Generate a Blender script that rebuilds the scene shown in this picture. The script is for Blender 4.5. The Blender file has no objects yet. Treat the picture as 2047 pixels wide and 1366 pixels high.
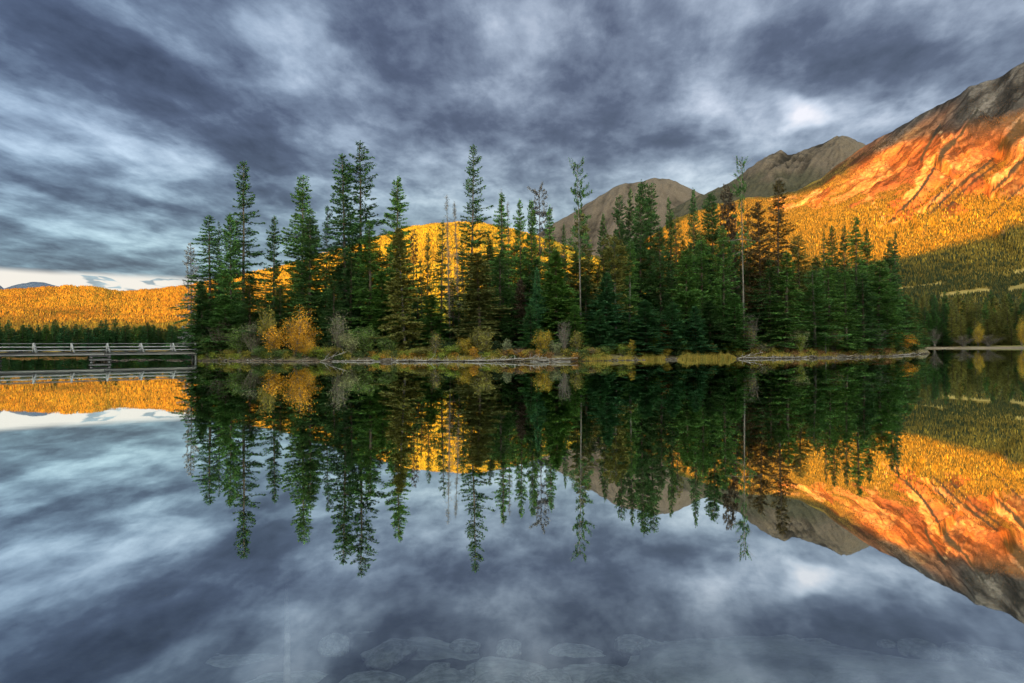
import bpy, math, random
import numpy as np
from mathutils import Matrix, Vector, Euler

# ------------------------------------------------------------------ camera
S = bpy.context.scene
COL = S.collection
FPX = 1137.2            # focal length in pixels of the 2047 px wide photograph (20 mm on 36 mm)
CX, CY = 1023.5, 683.0
CAMZ = 1.6
PITCH, ROLL = math.radians(0.50), math.radians(0.30)
cam_data = bpy.data.cameras.new("camera")
cam_data.lens = 20.0
cam_data.sensor_width = 36.0
cam_data.clip_start = 0.1
cam_data.clip_end = 60000.0
cam = bpy.data.objects.new("camera", cam_data)
COL.objects.link(cam)
RM = Matrix.Rotation(math.radians(90) + PITCH, 4, 'X') @ Matrix.Rotation(-ROLL, 4, 'Z')
cam.matrix_world = Matrix.Translation((0, 0, CAMZ)) @ RM
S.camera = cam
RN = np.array([[RM[i][j] for j in range(3)] for i in range(3)])

# ------------------------------------------------------------------ world, sun, exposure
EXPO = 2.3
S.view_settings.view_transform = 'Standard'
S.view_settings.look = 'None'
S.view_settings.gamma = 1.0
S.view_settings.use_curve_mapping = False
S.view_settings.exposure = EXPO
SUN_EL = math.radians(4.5)
SUN_AZ = math.radians(45)      # the light travels toward (sin, cos) of this, away from the camera to the right
sun_data = bpy.data.lights.new("sun", 'SUN')
sun_data.energy = 5.0
sun_data.angle = math.radians(0.9)
sun_data.color = (1.0, 0.40, 0.03)
sun = bpy.data.objects.new("sun", sun_data)
COL.objects.link(sun)
LDIR = np.array([math.sin(SUN_AZ) * math.cos(SUN_EL), math.cos(SUN_AZ) * math.cos(SUN_EL), -math.sin(SUN_EL)])
sun.rotation_euler = Vector(LDIR).to_track_quat('-Z', 'Y').to_euler()

world = bpy.data.worlds.new("World")
S.world = world
world.use_nodes = True


class NT:
    """little helper for node trees"""
    def __init__(self, tree):
        self.t = tree
        self.n = tree.nodes
        self.n.clear()

    def add(self, typ, **kw):
        nd = self.n.new(typ)
        for k, v in kw.items():
            setattr(nd, k, v)
        return nd

    def put(self, sock, v):
        if isinstance(v, bpy.types.NodeSocket):
            self.t.links.new(v, sock)
        elif v is not None:
            sock.default_value = v

    def math(self, op, a, b=None, c=None, clamp=False):
        nd = self.add('ShaderNodeMath', operation=op, use_clamp=clamp)
        self.put(nd.inputs[0], a)
        if b is not None: self.put(nd.inputs[1], b)
        if c is not None: self.put(nd.inputs[2], c)
        return nd.outputs[0]

    def vmath(self, op, a, b=None):
        nd = self.add('ShaderNodeVectorMath', operation=op)
        self.put(nd.inputs[0], a)
        if b is not None: self.put(nd.inputs[1], b)
        return nd.outputs[0]

    def mix(self, f, a, b, mode='MIX'):
        nd = self.add('ShaderNodeMix', data_type='RGBA', blend_type=mode)
        self.put(nd.inputs[0], f)
        self.put(nd.inputs[6], a if isinstance(a, bpy.types.NodeSocket) else (*a, 1))
        self.put(nd.inputs[7], b if isinstance(b, bpy.types.NodeSocket) else (*b, 1))
        return nd.outputs[2]

    def noise(self, vec, scale, detail=4, rough=.55, dist=0.0, dim='3D'):
        nd = self.add('ShaderNodeTexNoise', noise_dimensions=dim)
        if vec is not None: self.put(nd.inputs['Vector'], vec)
        nd.inputs['Scale'].default_value = scale
        nd.inputs['Detail'].default_value = detail
        nd.inputs['Roughness'].default_value = rough
        nd.inputs['Distortion'].default_value = dist
        return nd

    def ramp(self, f, stops, interp='LINEAR'):
        nd = self.add('ShaderNodeValToRGB')
        nd.color_ramp.interpolation = interp
        el = nd.color_ramp.elements
        while len(el) > 1: el.remove(el[-1])
        el[0].position = stops[0][0]; el[0].color = (*stops[0][1], 1)
        for p, c in stops[1:]:
            e = el.new(p); e.color = (*c, 1)
        self.put(nd.inputs[0], f)
        return nd.outputs[0]

    def maprange(self, v, a, b, c=0.0, d=1.0, smooth=True):
        nd = self.add('ShaderNodeMapRange', interpolation_type='SMOOTHSTEP' if smooth else 'LINEAR')
        self.put(nd.inputs[0], v)
        for i, q in enumerate((a, b, c, d)): nd.inputs[i + 1].default_value = q
        return nd.outputs[0]


def srgb(r, g, b):
    f = lambda c: ((c / 255 + .055) / 1.055) ** 2.4 if c > 10 else c / 255 / 12.92
    return (f(r), f(g), f(b))


def horizon_y(px):
    return 693.0 - (px - CX) * math.tan(ROLL)


W = NT(world.node_tree)
tc = W.add('ShaderNodeTexCoord')
sep = W.add('ShaderNodeSeparateXYZ')
W.put(sep.inputs[0], tc.outputs['Generated'])
dx, dy, dz = sep.outputs
zc = W.math('MAXIMUM', dz, 0.0)
# cloud deck seen in perspective: direction projected on a horizontal plane
zden = W.math('ADD', zc, 0.16)
cmb = W.add('ShaderNodeCombineXYZ')
W.put(cmb.inputs[0], W.math('DIVIDE', dx, zden)); W.put(cmb.inputs[1], W.math('DIVIDE', dy, zden))
mp = W.add('ShaderNodeMapping', vector_type='TEXTURE')
W.put(mp.inputs['Vector'], cmb.outputs[0])
mp.inputs['Rotation'].default_value = (0, 0, math.radians(-10))
mp.inputs['Scale'].default_value = (0.60, 0.82, 1)
mp.inputs['Location'].default_value = (3.1, 1.7, 0)
n1 = W.noise(mp.outputs[0], 1.15, 9, .55, .25).outputs[0]
n2 = W.noise(mp.outputs[0], 4.2, 8, .6, .15).outputs[0]
# front-facing tangent coordinates for the large cloud masses
ycl = W.math('MAXIMUM', dy, 0.08)
uu = W.math('DIVIDE', dx, ycl); vv = W.math('DIVIDE', dz, ycl)
c2 = W.add('ShaderNodeCombineXYZ')
W.put(c2.inputs[0], uu); W.put(c2.inputs[1], vv)
wn = W.noise(mp.outputs[0], 1.6, 4, .55)
wv = W.vmath('SUBTRACT', wn.outputs['Color'], (0.5, 0.5, 0.5))
sc_ = W.add('ShaderNodeVectorMath', operation='MULTIPLY'); W.put(sc_.inputs[0], wv); sc_.inputs[1].default_value = (.22, .14, 0)
uvw = W.vmath('ADD', c2.outputs[0], sc_.outputs[0])


def blob(px, py, rx, ry, rot, amp, vec):
    m = W.add('ShaderNodeMapping', vector_type='TEXTURE')
    W.put(m.inputs['Vector'], vec)
    m.inputs['Location'].default_value = ((px - CX) / FPX, (horizon_y(px) - py) / FPX, 0)
    m.inputs['Rotation'].default_value = (0, 0, math.radians(rot))
    m.inputs['Scale'].default_value = (rx / FPX, ry / FPX, 1)
    g = W.add('ShaderNodeTexGradient', gradient_type='SPHERICAL')
    W.put(g.inputs[0], m.outputs[0])
    s = W.maprange(g.outputs['Fac'], 0.0, 0.9)
    return W.math('MULTIPLY', s, amp)


BLOBS = [  # centre x, y, radii, rotation, amount (2047 px photograph)
    (150, 80, 330, 140, -25, -.24), (470, 270, 330, 100, -28, -.20), (830, 90, 260, 160, -10, -.13),
    (1240, 200, 230, 160, 0, -.10), (1700, 100, 330, 110, -8, -.22), (1980, 120, 200, 130, 10, -.12),
    (1350, 60, 260, 100, 0, -.10), (40, 330, 330, 60, -18, -.10), (230, 370, 380, 60, -17, -.12), (130, 500, 230, 50, -12, -.10),
    (620, 85, 190, 90, -35, .20), (90, 215, 330, 60, -20, .05), (260, 310, 330, 50, -24, .13), (20, 400, 220, 70, -14, .09),
    (430, 350, 260, 50, -10, .12), (140, 455, 330, 45, -18, .07), (700, 170, 260, 70, -12, .06), (1230, 160, 90, 190, 25, .10),
    (1605, 215, 95, 50, -15, .46), (1575, 235, 45, 25, 20, .2), (1450, 195, 90, 60, -10, .08), (1720, 235, 170, 60, 5, .16), (1600, 285, 150, 50, -5, .10),
    (1480, 260, 120, 90, 10, .12), (1880, 200, 190, 70, 15, .10), (900, 400, 420, 70, 0, .13), (1290, 330, 260, 80, 0, .10),
    (950, 250, 330, 50, -8, -.07), (1100, 300, 230, 36, -5, -.07), (1380, 270, 150, 50, 0, -.12), (1380, 380, 260, 60, 0, .12),
    (560, 420, 300, 60, -12, -.03), (60, 90, 200, 30, -30, .06), (330, 120, 200, 40, -35, -.08), (1560, 25, 330, 50, -10, .04),
]
acc = W.math('MULTIPLY_ADD', n1, .98, -0.03)
acc = W.math('ADD', acc, W.math('MULTIPLY', W.math('SUBTRACT', n2, .5), .72))
acc = W.math('SUBTRACT', acc, W.maprange(vv, .28, .62, 0.0, .05))
for b in BLOBS:
    acc = W.math('ADD', acc, blob(*b, uvw))
KW = 10.0 / (2 ** EXPO)
k = lambda c: tuple(q for q in c)
ccol = W.ramp(acc, [(.05, srgb(52, 59, 80)), (.27, srgb(82, 92, 113)), (.42, srgb(118, 132, 149)), (.57, srgb(160, 176, 189)),
                    (.74, srgb(204, 218, 226)), (.95, srgb(244, 248, 246))])
# bluer toward the left of the view, greener low down, violet high up
lt = W.maprange(uu, -1.0, 0.2, 1.0, 0.0)
ccol = W.mix(lt, ccol, W.mix(1.0, ccol, (.89, 1.03, 1.11), 'MULTIPLY'))
lowf = W.maprange(vv, 0.05, 0.42, 1.0, 0.0)
ccol = W.mix(lowf, W.mix(1.0, ccol, (1.01, .97, 1.07), 'MULTIPLY'), W.mix(1.0, ccol, (.98, 1.08, 1.03), 'MULTIPLY'))
# thin clear strip low on the left
st1 = W.add('ShaderNodeMapping', vector_type='TEXTURE')
wv2 = W.add('ShaderNodeVectorMath', operation='MULTIPLY'); W.put(wv2.inputs[0], wv); wv2.inputs[1].default_value = (.05, .009, 0)
W.put(st1.inputs['Vector'], W.vmath('ADD', c2.outputs[0], wv2.outputs[0]))
st1.inputs['Location'].default_value = ((-60 - CX) / FPX, (horizon_y(0) - 534) / FPX, 0)
st1.inputs['Rotation'].default_value = (0, 0, math.radians(-3.6))
s2 = W.add('ShaderNodeSeparateXYZ'); W.put(s2.inputs[0], st1.outputs[0])
low = W.maprange(s2.outputs[1], -.006, .008, 1, 0)
left = W.maprange(s2.outputs[0], .34, .46, 1, 0)
strip = W.math('MULTIPLY', low, left)
cl = W.math('MAXIMUM', blob(192, 564, 34, 7, -6, 2.2, uvw), blob(300, 577, 60, 7, -3, 1.6, uvw), clamp=True)
cl = W.math('MAXIMUM', cl, blob(232, 567, 22, 7, 0, 2.2, uvw), clamp=True)
strip = W.math('MULTIPLY', strip, W.math('SUBTRACT', 1.0, W.math('MULTIPLY', cl, .85)))
ccol = W.mix(strip, ccol, srgb(246, 240, 232))
sky = W.add('ShaderNodeTexSky')
sky.sky_type = 'NISHITA'
sky.sun_disc = False
sky.sun_elevation = SUN_EL
sky.sun_rotation = SUN_AZ + math.pi
# rear sky on the sunrise side boosted: added fill for the shaded trees
rear = W.maprange(dy, .15, -.55, 1.0, 16.0)
ccol = W.mix(W.maprange(dy, .15, -.5, 0.0, 1.0), ccol, W.mix(1.0, ccol, (1.22, 1.0, .62), 'MULTIPLY'))
scl = W.add('ShaderNodeVectorMath', operation='SCALE'); W.put(scl.inputs[0], ccol); W.put(scl.inputs['Scale'], W.math('MULTIPLY', rear, KW))
tot = W.mix(0.06, scl.outputs[0], sky.outputs[0])
bg = W.add('ShaderNodeBackground'); W.put(bg.inputs[0], tot); bg.inputs[1].default_value = 0.1
wo = W.add('ShaderNodeOutputWorld'); W.put(wo.inputs[0], bg.outputs[0])
world.cycles.sampling_method = 'MANUAL'
world.cycles.sample_map_resolution = 512
S.cycles.max_bounces = 6
S.cycles.diffuse_bounces = 2
S.cycles.glossy_bounces = 3
S.cycles.transparent_max_bounces = 12
S.cycles.caustics_reflective = False
S.cycles.caustics_refractive = False


# ------------------------------------------------------------------ pixel <-> world helpers (numpy)
def ray(px, py):
    px = np.asarray(px, float); py = np.asarray(py, float)
    c = np.stack([(px - CX) / FPX, -(py - CY) / FPX, -np.ones_like(px * py)], -1) if px.shape == py.shape else None
    return c @ RN.T


def P(px, py, D):
    px, py, D = np.broadcast_arrays(np.asarray(px, float), np.asarray(py, float), np.asarray(D, float))
    r = ray(px, py)
    k_ = D / r[..., 1]
    out = r * k_[..., None]
    out[..., 2] += CAMZ
    return out


def project(p):
    q = (p - np.array([0, 0, CAMZ])) @ RN
    return CX - q[..., 0] / q[..., 2] * FPX, CY + q[..., 1] / q[..., 2] * FPX


def U(px):      # horizontal slope x/y of a picture column at the horizon
    r = P(px, horizon_y(px) if np.isscalar(px) else 693.0 - (np.asarray(px) - CX) * math.tan(ROLL), 1.0)
    return r[..., 0]


# ------------------------------------------------------------------ value noise
def _hash(ix, iy, seed):
    h = (ix.astype(np.int64) * 374761393 + iy.astype(np.int64) * 668265263 + seed * 974634777) & 0xffffffff
    h = ((h ^ (h >> 13)) * 1274126177) & 0xffffffff
    return ((h ^ (h >> 16)) & 0xffff) / 65535.0


def vnoise(x, y, seed=0):
    x0 = np.floor(x); y0 = np.floor(y)
    fx = x - x0; fy = y - y0
    fx = fx * fx * fx * (fx * (fx * 6 - 15) + 10); fy = fy * fy * fy * (fy * (fy * 6 - 15) + 10)
    a = _hash(x0, y0, seed); b = _hash(x0 + 1, y0, seed); c = _hash(x0, y0 + 1, seed); d = _hash(x0 + 1, y0 + 1, seed)
    return (a * (1 - fx) + b * fx) * (1 - fy) + (c * (1 - fx) + d * fx) * fy


def fbm(x, y, octv=5, seed=0, gain=.5, ridged=False):
    s = 0; a = 1; t = 0
    for i in range(octv):
        n = vnoise(x * 2 ** i + 17.3 * i, y * 2 ** i - 9.1 * i, seed + i)
        if ridged: n = 1 - abs(2 * n - 1)
        s = s + a * n; t += a; a *= gain
    return s / t


def sm(x, a, b):
    t = np.clip((x - a) / (b - a), 0, 1)
    return t * t * (3 - 2 * t)


# ------------------------------------------------------------------ mesh + object helpers
def mesh_np(name, V, F=None, tris=None, quads=None, smooth=False, attrs=None):
    me = bpy.data.meshes.new(name)
    V = np.asarray(V, np.float32).reshape(-1, 3)
    polys = []
    parts = []
    if tris is not None and len(tris): parts.append(np.asarray(tris, np.int32).reshape(-1, 3))
    if quads is not None and len(quads): parts.append(np.asarray(quads, np.int32).reshape(-1, 4))
    loops = np.concatenate([p.ravel() for p in parts])
    sizes = np.concatenate([np.full(len(p), p.shape[1], np.int32) for p in parts])
    starts = np.concatenate([[0], np.cumsum(sizes)[:-1]]).astype(np.int32)
    me.vertices.add(len(V)); me.vertices.foreach_set('co', V.ravel())
    me.loops.add(len(loops)); me.loops.foreach_set('vertex_index', loops)
    me.polygons.add(len(sizes)); me.polygons.foreach_set('loop_start', starts)
    me.polygons.foreach_set('loop_total', sizes)
    if smooth: me.polygons.foreach_set('use_smooth', np.ones(len(sizes), bool))
    me.update(calc_edges=True)
    for an, av in (attrs or {}).items():
        av = np.asarray(av, np.float32)
        if av.ndim == 1:
            at = me.attributes.new(an, 'FLOAT', 'POINT'); at.data.foreach_set('value', av)
        else:
            at = me.attributes.new(an, 'FLOAT_COLOR', 'POINT')
            at.data.foreach_set('color', np.concatenate([av, np.ones((len(av), 1))], 1).astype(np.float32).ravel())
    return me


class Geo:
    """collects vertices, triangles and quads for one mesh"""
    def __init__(self):
        self.v = []; self.t = []; self.q = []; self.n = 0

    def add(self, v, t=None, q=None):
        v = np.asarray(v, float).reshape(-1, 3)
        if t is not None and len(t): self.t.append(np.asarray(t).reshape(-1, 3) + self.n)
        if q is not None and len(q): self.q.append(np.asarray(q).reshape(-1, 4) + self.n)
        self.v.append(v); self.n += len(v)

    def mesh(self, name, smooth=False):
        return mesh_np(name, np.concatenate(self.v), tris=np.concatenate(self.t) if self.t else None,
                       quads=np.concatenate(self.q) if self.q else None, smooth=smooth)

    def tube(self, pts, radii, n=7, cap=True):
        pts = np.asarray(pts, float); radii = np.broadcast_to(np.asarray(radii, float), (len(pts),))
        tan = np.gradient(pts, axis=0)
        tan /= np.linalg.norm(tan, axis=1)[:, None] + 1e-9
        ref = np.array([0, 0, 1.0]) if abs(tan[0][2]) < .8 else np.array([1.0, 0, 0])
        a = np.cross(tan, ref); a /= np.linalg.norm(a, axis=1)[:, None] + 1e-9
        b = np.cross(tan, a)
        th = np.arange(n) * 2 * math.pi / n
        ring = a[:, None, :] * np.cos(th)[None, :, None] + b[:, None, :] * np.sin(th)[None, :, None]
        v = pts[:, None, :] + ring * radii[:, None, None]
        q = []
        m = len(pts)
        for i in range(m - 1):
            for j in range(n):
                q.append((i * n + j, i * n + (j + 1) % n, (i + 1) * n + (j + 1) % n, (i + 1) * n + j))
        v = v.reshape(-1, 3)
        t = []
        if cap:
            v = np.concatenate([v, pts[:1], pts[-1:]])
            c0, c1 = m * n, m * n + 1
            for j in range(n):
                t.append((c0, (j + 1) % n, j)); t.append((c1, (m - 1) * n + j, (m - 1) * n + (j + 1) % n))
        self.add(v, t, q)

    def box(self, c, half, ax=None):
        c = np.asarray(c, float); hx, hy, hz = half
        A = np.eye(3) if ax is None else np.asarray(ax, float)
        bv = min(hx, hy, hz) * .18
        v = []
        # bevelled box: three slightly inset shells
        for sx in (-1, 1):
            for sy in (-1, 1):
                for sz in (-1, 1):
                    v.append((sx * hx, sy * (hy - bv), sz * (hz - bv)))
                    v.append((sx * (hx - bv), sy * hy, sz * (hz - bv)))
                    v.append((sx * (hx - bv), sy * (hy - bv), sz * hz))
        v = np.array(v)
        idx = lambda sx, sy, sz, k_: ((sx > 0) * 4 + (sy > 0) * 2 + (sz > 0)) * 3 + k_
        q = []; t = []
        for s in (-1, 1):
            q.append([idx(s, -1, -1, 0), idx(s, 1, -1, 0), idx(s, 1, 1, 0), idx(s, -1, 1, 0)][::s])
            q.append([idx(-1, s, -1, 1), idx(-1, s, 1, 1), idx(1, s, 1, 1), idx(1, s, -1, 1)][::s])
            q.append([idx(-1, -1, s, 2), idx(1, -1, s, 2), idx(1, 1, s, 2), idx(-1, 1, s, 2)][::s])
            for r in (-1, 1):
                q.append([idx(s, r, -1, 0), idx(s, r, 1, 0), idx(s, r, 1, 1), idx(s, r, -1, 1)])
                q.append([idx(s, -1, r, 0), idx(s, 1, r, 0), idx(s, 1, r, 2), idx(s, -1, r, 2)])
                q.append([idx(-1, s, r, 1), idx(1, s, r, 1), idx(1, s, r, 2), idx(-1, s, r, 2)])
                for w in (-1, 1): t.append([idx(s, r, w, 0), idx(s, r, w, 1), idx(s, r, w, 2)])
        self.add(v @ A + c, t, q)


def leaves(geo, c, d, nrm, L, Wd):
    """diamond leaf quads: centres c, directions d, normals nrm, lengths, widths"""
    d = d / (np.linalg.norm(d, axis=1)[:, None] + 1e-9)
    s = np.cross(d, nrm); s /= np.linalg.norm(s, axis=1)[:, None] + 1e-9
    L = np.broadcast_to(L, (len(c),))[:, None]; Wd = np.broadcast_to(Wd, (len(c),))[:, None]
    v = np.stack([c - d * L * .5, c + s * Wd * .5 - d * L * .08, c + d * L * .5, c - s * Wd * .5 - d * L * .08], 1)
    q = np.arange(len(c) * 4).reshape(-1, 4)
    geo.add(v.reshape(-1, 3), None, q)


def link(name, data, parent=None, mat=None, loc=None, rot=None, scale=None, label=None, cat=None, group=None, kind=None):
    o = bpy.data.objects.new(name, data)
    COL.objects.link(o)
    if parent is not None: o.parent = parent
    if mat is not None and data is not None:
        if len(data.materials) == 0: data.materials.append(mat)
        elif data.materials[0] is not mat:
            o.material_slots[0].link = 'OBJECT'; o.material_slots[0].material = mat
    if loc is not None: o.location = loc
    if rot is not None: o.rotation_euler = rot
    if scale is not None: o.scale = scale
    if label: o['label'] = label
    if cat: o['category'] = cat
    if group: o['group'] = group
    if kind: o['kind'] = kind
    return o


# ------------------------------------------------------------------ materials
def principled(name, rough=.9, spec=.2):
    m = bpy.data.materials.new(name); m.use_nodes = True
    T = NT(m.node_tree)
    b = T.add('ShaderNodeBsdfPrincipled')
    b.inputs['Roughness'].default_value = rough
    b.inputs['Specular IOR Level'].default_value = spec
    o = T.add('ShaderNodeOutputMaterial'); T.put(o.inputs[0], b.outputs[0])
    return m, T, b


def foliage(name, col, var=.6, hue=(1.3, 1.1, .6), trans=.12):
    """needle or leaf material: every leaf island and every plant differs a little"""
    m, T, b = principled(name, .75, .15)
    g = T.add('ShaderNodeNewGeometry')
    oi = T.add('ShaderNodeObjectInfo')
    tcn = T.add('ShaderNodeTexCoord')
    nz = T.noise(tcn.outputs['Object'], .8, 3, .6).outputs[0]
    dark = tuple(c * (1 - var) for c in col); lite = tuple(c * (1 + var * 1.25) for c in col)
    f = T.math('ADD', T.math('MULTIPLY', g.outputs['Random Per Island'], .35), T.math('MULTIPLY', T.maprange(nz, .38, .62), .65))
    c = T.mix(f, dark, lite)
    c = T.mix(T.math('MULTIPLY', oi.outputs['Random'], .5), c, T.mix(1.0, c, hue, 'MULTIPLY'))
    T.put(b.inputs['Base Color'], c)
    if trans:
        tr = T.add('ShaderNodeBsdfTranslucent'); T.put(tr.inputs[0], c)
        mx = T.add('ShaderNodeMixShader'); mx.inputs[0].default_value = trans
        T.put(mx.inputs[1], b.outputs[0]); T.put(mx.inputs[2], tr.outputs[0])
        out = [n for n in T.n if n.type == 'OUTPUT_MATERIAL'][0]
        T.put(out.inputs[0], mx.outputs[0])
    return m


def wood(name, c1, c2, scale=6.0, stretch=(1, 1, .15)):
    m, T, b = principled(name, .85, .2)
    tcn = T.add('ShaderNodeTexCoord'); mpn = T.add('ShaderNodeMapping')
    T.put(mpn.inputs[0], tcn.outputs['Object']); mpn.inputs['Scale'].default_value = stretch
    nz = T.noise(mpn.outputs[0], scale, 6, .65).outputs[0]
    T.put(b.inputs['Base Color'], T.mix(T.maprange(nz, .3, .7), c1, c2))
    bp = T.add('ShaderNodeBump'); bp.inputs['Strength'].default_value = .5; bp.inputs['Distance'].default_value = .03
    T.put(bp.inputs['Height'], nz); T.put(b.inputs['Normal'], bp.outputs[0])
    return m


def stone(name, c1, c2, scale=3.0):
    m, T, b = principled(name, .85, .25)
    tcn = T.add('ShaderNodeTexCoord'); oi = T.add('ShaderNodeObjectInfo'); g = T.add('ShaderNodeNewGeometry')
    nz = T.noise(tcn.outputs['Object'], scale, 8, .65).outputs[0]
    nf = T.noise(tcn.outputs['Object'], scale * 9, 4, .7).outputs[0]
    c = T.mix(T.maprange(nz, .3, .7), c1, c2)
    c = T.mix(T.math('MULTIPLY', T.maprange(nf, .5, .8), .5), c, tuple(q * .45 for q in c1))
    c = T.mix(T.math('MULTIPLY', g.outputs['Random Per Island'], .4), c, tuple(q * .5 for q in c1))
    T.put(b.inputs['Base Color'], c)
    bp = T.add('ShaderNodeBump'); bp.inputs['Strength'].default_value = .6; bp.inputs['Distance'].default_value = .04
    T.put(bp.inputs['Height'], nz); T.put(b.inputs['Normal'], bp.outputs[0])
    return m


def attr_mat(name, attr='tint', rough=.95, noise_scale=None, amp=.3):
    m, T, b = principled(name, rough, .1)
    a = T.add('ShaderNodeAttribute', attribute_name=attr)
    c = a.outputs['Color']
    if noise_scale:
        g = T.add('ShaderNodeNewGeometry')
        nz = T.noise(g.outputs['Position'], noise_scale, 8, .7).outputs[0]
        sc = T.maprange(nz, .25, .75, 1 - amp, 1 + amp, False)
        v = T.add('ShaderNodeVectorMath', operation='SCALE'); T.put(v.inputs[0], c); T.put(v.inputs['Scale'], sc)
        c = v.outputs[0]
        bp = T.add('ShaderNodeBump'); bp.inputs['Strength'].default_value = .7; bp.inputs['Distance'].default_value = 4.0
        T.put(bp.inputs['Height'], nz); T.put(b.inputs['Normal'], bp.outputs[0])
    T.put(b.inputs['Base Color'], c)
    return m


M_TERR = attr_mat('mountain_ground', noise_scale=.08, amp=.5)
M_FOREST = attr_mat('far_forest_leaves')
M_FOL = {
    'dark': foliage('needles_dark', (.052, .125, .040)),
    'green': foliage('needles_green', (.085, .20, .050)),
    'teal': foliage('needles_bluegreen', (.055, .160, .062)),
    'olive': foliage('needles_olive', (.15, .17, .055)),
    'red': foliage('needles_glow_red', (.085, .062, .028), hue=(1.0, 1.2, .8)),  # reddish tint paints the glow of the lit slope onto the needles
    'brown': foliage('needles_brown', (.085, .070, .050)),
    'grey': foliage('needles_grey', (.13, .13, .125), hue=(1, 1, 1)),
    'pale': foliage('needles_pale', (.30, .30, .29), hue=(1, 1, 1)),
    'orange': foliage('leaves_orange', (.62, .31, .03), hue=(1, 1.2, 1)),
    'yellow': foliage('leaves_yellow', (.40, .27, .03), hue=(.8, 1.1, 1)),
    'lime': foliage('leaves_lime', (.19, .26, .035)),
    'yolive': foliage('leaves_yellow_olive', (.20, .19, .045)),
    'sage': foliage('leaves_sage', (.20, .23, .12)),
    'bush': foliage('leaves_bush_green', (.10, .17, .045)),
    'rust': foliage('leaves_rust', (.26, .12, .035)),
    'aspen': foliage('leaves_aspen_gold', (.55, .33, .04), hue=(.75, 1.1, 1)),
    'farolive': foliage('needles_far_olive', (.20, .21, .06)),
    'farteal': foliage('needles_far_teal', (.055, .160, .062)),
}
M_BARK = wood('bark', (.06, .05, .04), (.16, .13, .105), 5)
M_BARKP = wood('bark_pale', (.09, .083, .07), (.22, .205, .18), 5)
M_TWIG = wood('twigs_grey', (.12, .105, .08), (.26, .235, .19), 9)
M_DRIFT = wood('driftwood', (.18, .165, .14), (.50, .47, .42), 7, (.3, 1, 1))
M_DRIFTB = wood('driftwood_brown', (.14, .10, .07), (.30, .23, .17), 7, (.3, 1, 1))
M_BRIDGE = wood('bridge_wood', (.20, .21, .21), (.44, .45, .44), 4, (.2, 2, 2))
M_BEAM = wood('bridge_beam_wood', (.34, .35, .33), (.62, .62, .58), 4, (.2, 2, 2))
M_BRIDGED = wood('bridge_wood_dark', (.07, .07, .07), (.20, .20, .20), 4, (.2, 2, 2))
M_STONE = stone('shore_stone', (.035, .028, .018), (.24, .205, .155))
M_SUB = stone('lake_stone', (.18, .20, .18), (.78, .80, .74), 2.6)

# ------------------------------------------------------------------ water and lakebed
m, T, b = principled('lake_water')
b_out = [n for n in T.n if n.type == 'OUTPUT_MATERIAL'][0]
T.n.remove(b)
geo_n = T.add('ShaderNodeNewGeometry')
mpw = T.add('ShaderNodeMapping'); T.put(mpw.inputs[0], geo_n.outputs['Position']); mpw.inputs['Scale'].default_value = (.6, 1, 1)
wz1 = T.noise(mpw.outputs[0], .9, 3, .5).outputs[0]
wz2 = T.noise(mpw.outputs[0], .12, 3, .5).outputs[0]
hsum = T.math('ADD', T.math('MULTIPLY', wz1, .0022), T.math('MULTIPLY', wz2, .008))
bp = T.add('ShaderNodeBump'); bp.inputs['Strength'].default_value = .30; bp.inputs['Distance'].default_value = 1.0
T.put(bp.inputs['Height'], hsum)
gl = T.add('ShaderNodeBsdfGlossy'); gl.inputs['Roughness'].default_value = .013
gl.inputs['Color'].default_value = (.96, 1.0, .985, 1)
T.put(gl.inputs['Normal'], bp.outputs[0])
trn = T.add('ShaderNodeBsdfTransparent'); trn.inputs[0].default_value = (.86, .94, .94, 1)
fr = T.add('ShaderNodeFresnel'); fr.inputs[0].default_value = 1.333
ff = T.ramp(fr.outputs[0], [(0.0, (.3,) * 3), (.056, (.26,) * 3), (.072, (.48,) * 3), (.12, (.78,) * 3), (.3, (.93,) * 3), (.7, (1.0,) * 3)])
mx = T.add('ShaderNodeMixShader'); T.put(mx.inputs[0], ff); T.put(mx.inputs[1], trn.outputs[0]); T.put(mx.inputs[2], gl.outputs[0])
T.put(b_out.inputs[0], mx.outputs[0])
M_WATER = m
Wv = np.array([(-9000, -60, 0), (9000, -60, 0), (9000, 12000, 0), (-9000, 12000, 0)], float)
link('lake_water', mesh_np('lake_water', Wv, quads=[(0, 1, 2, 3)]), mat=M_WATER, kind='structure')

m, T, b = principled('lakebed', .95, .1)
g = T.add('ShaderNodeNewGeometry')
nz = T.noise(g.outputs['Position'], 1.2, 8, .65).outputs[0]
nz2 = T.noise(g.outputs['Position'], 14, 6, .7).outputs[0]
c = T.mix(T.maprange(nz, .35, .65), (.035, .042, .038), (.10, .11, .09))
c = T.mix(T.math('MULTIPLY', T.maprange(nz2, .45, .7), .4), c, (.10, .10, .08))
sp = T.add('ShaderNodeSeparateXYZ'); T.put(sp.inputs[0], g.outputs['Position'])
c = T.mix(T.maprange(sp.outputs[2], -.9, -1.8), c, (.012, .014, .010))  # light lost in deep water put into the bed colour
T.put(b.inputs['Base Color'], c)
bp = T.add('ShaderNodeBump'); bp.inputs['Strength'].default_value = .8; bp.inputs['Distance'].default_value = .05
T.put(bp.inputs['Height'], nz2); T.put(b.inputs['Normal'], bp.outputs[0])
ys = np.concatenate([np.linspace(-40, 1, 20), np.linspace(1.3, 14, 110), np.geomspace(15, 12000, 40)])
xs = np.concatenate([-np.geomspace(9000, 9, 22), np.linspace(-8, 8, 130), np.geomspace(9, 9000, 22)])
XX, YY = np.meshgrid(xs, ys)
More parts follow.
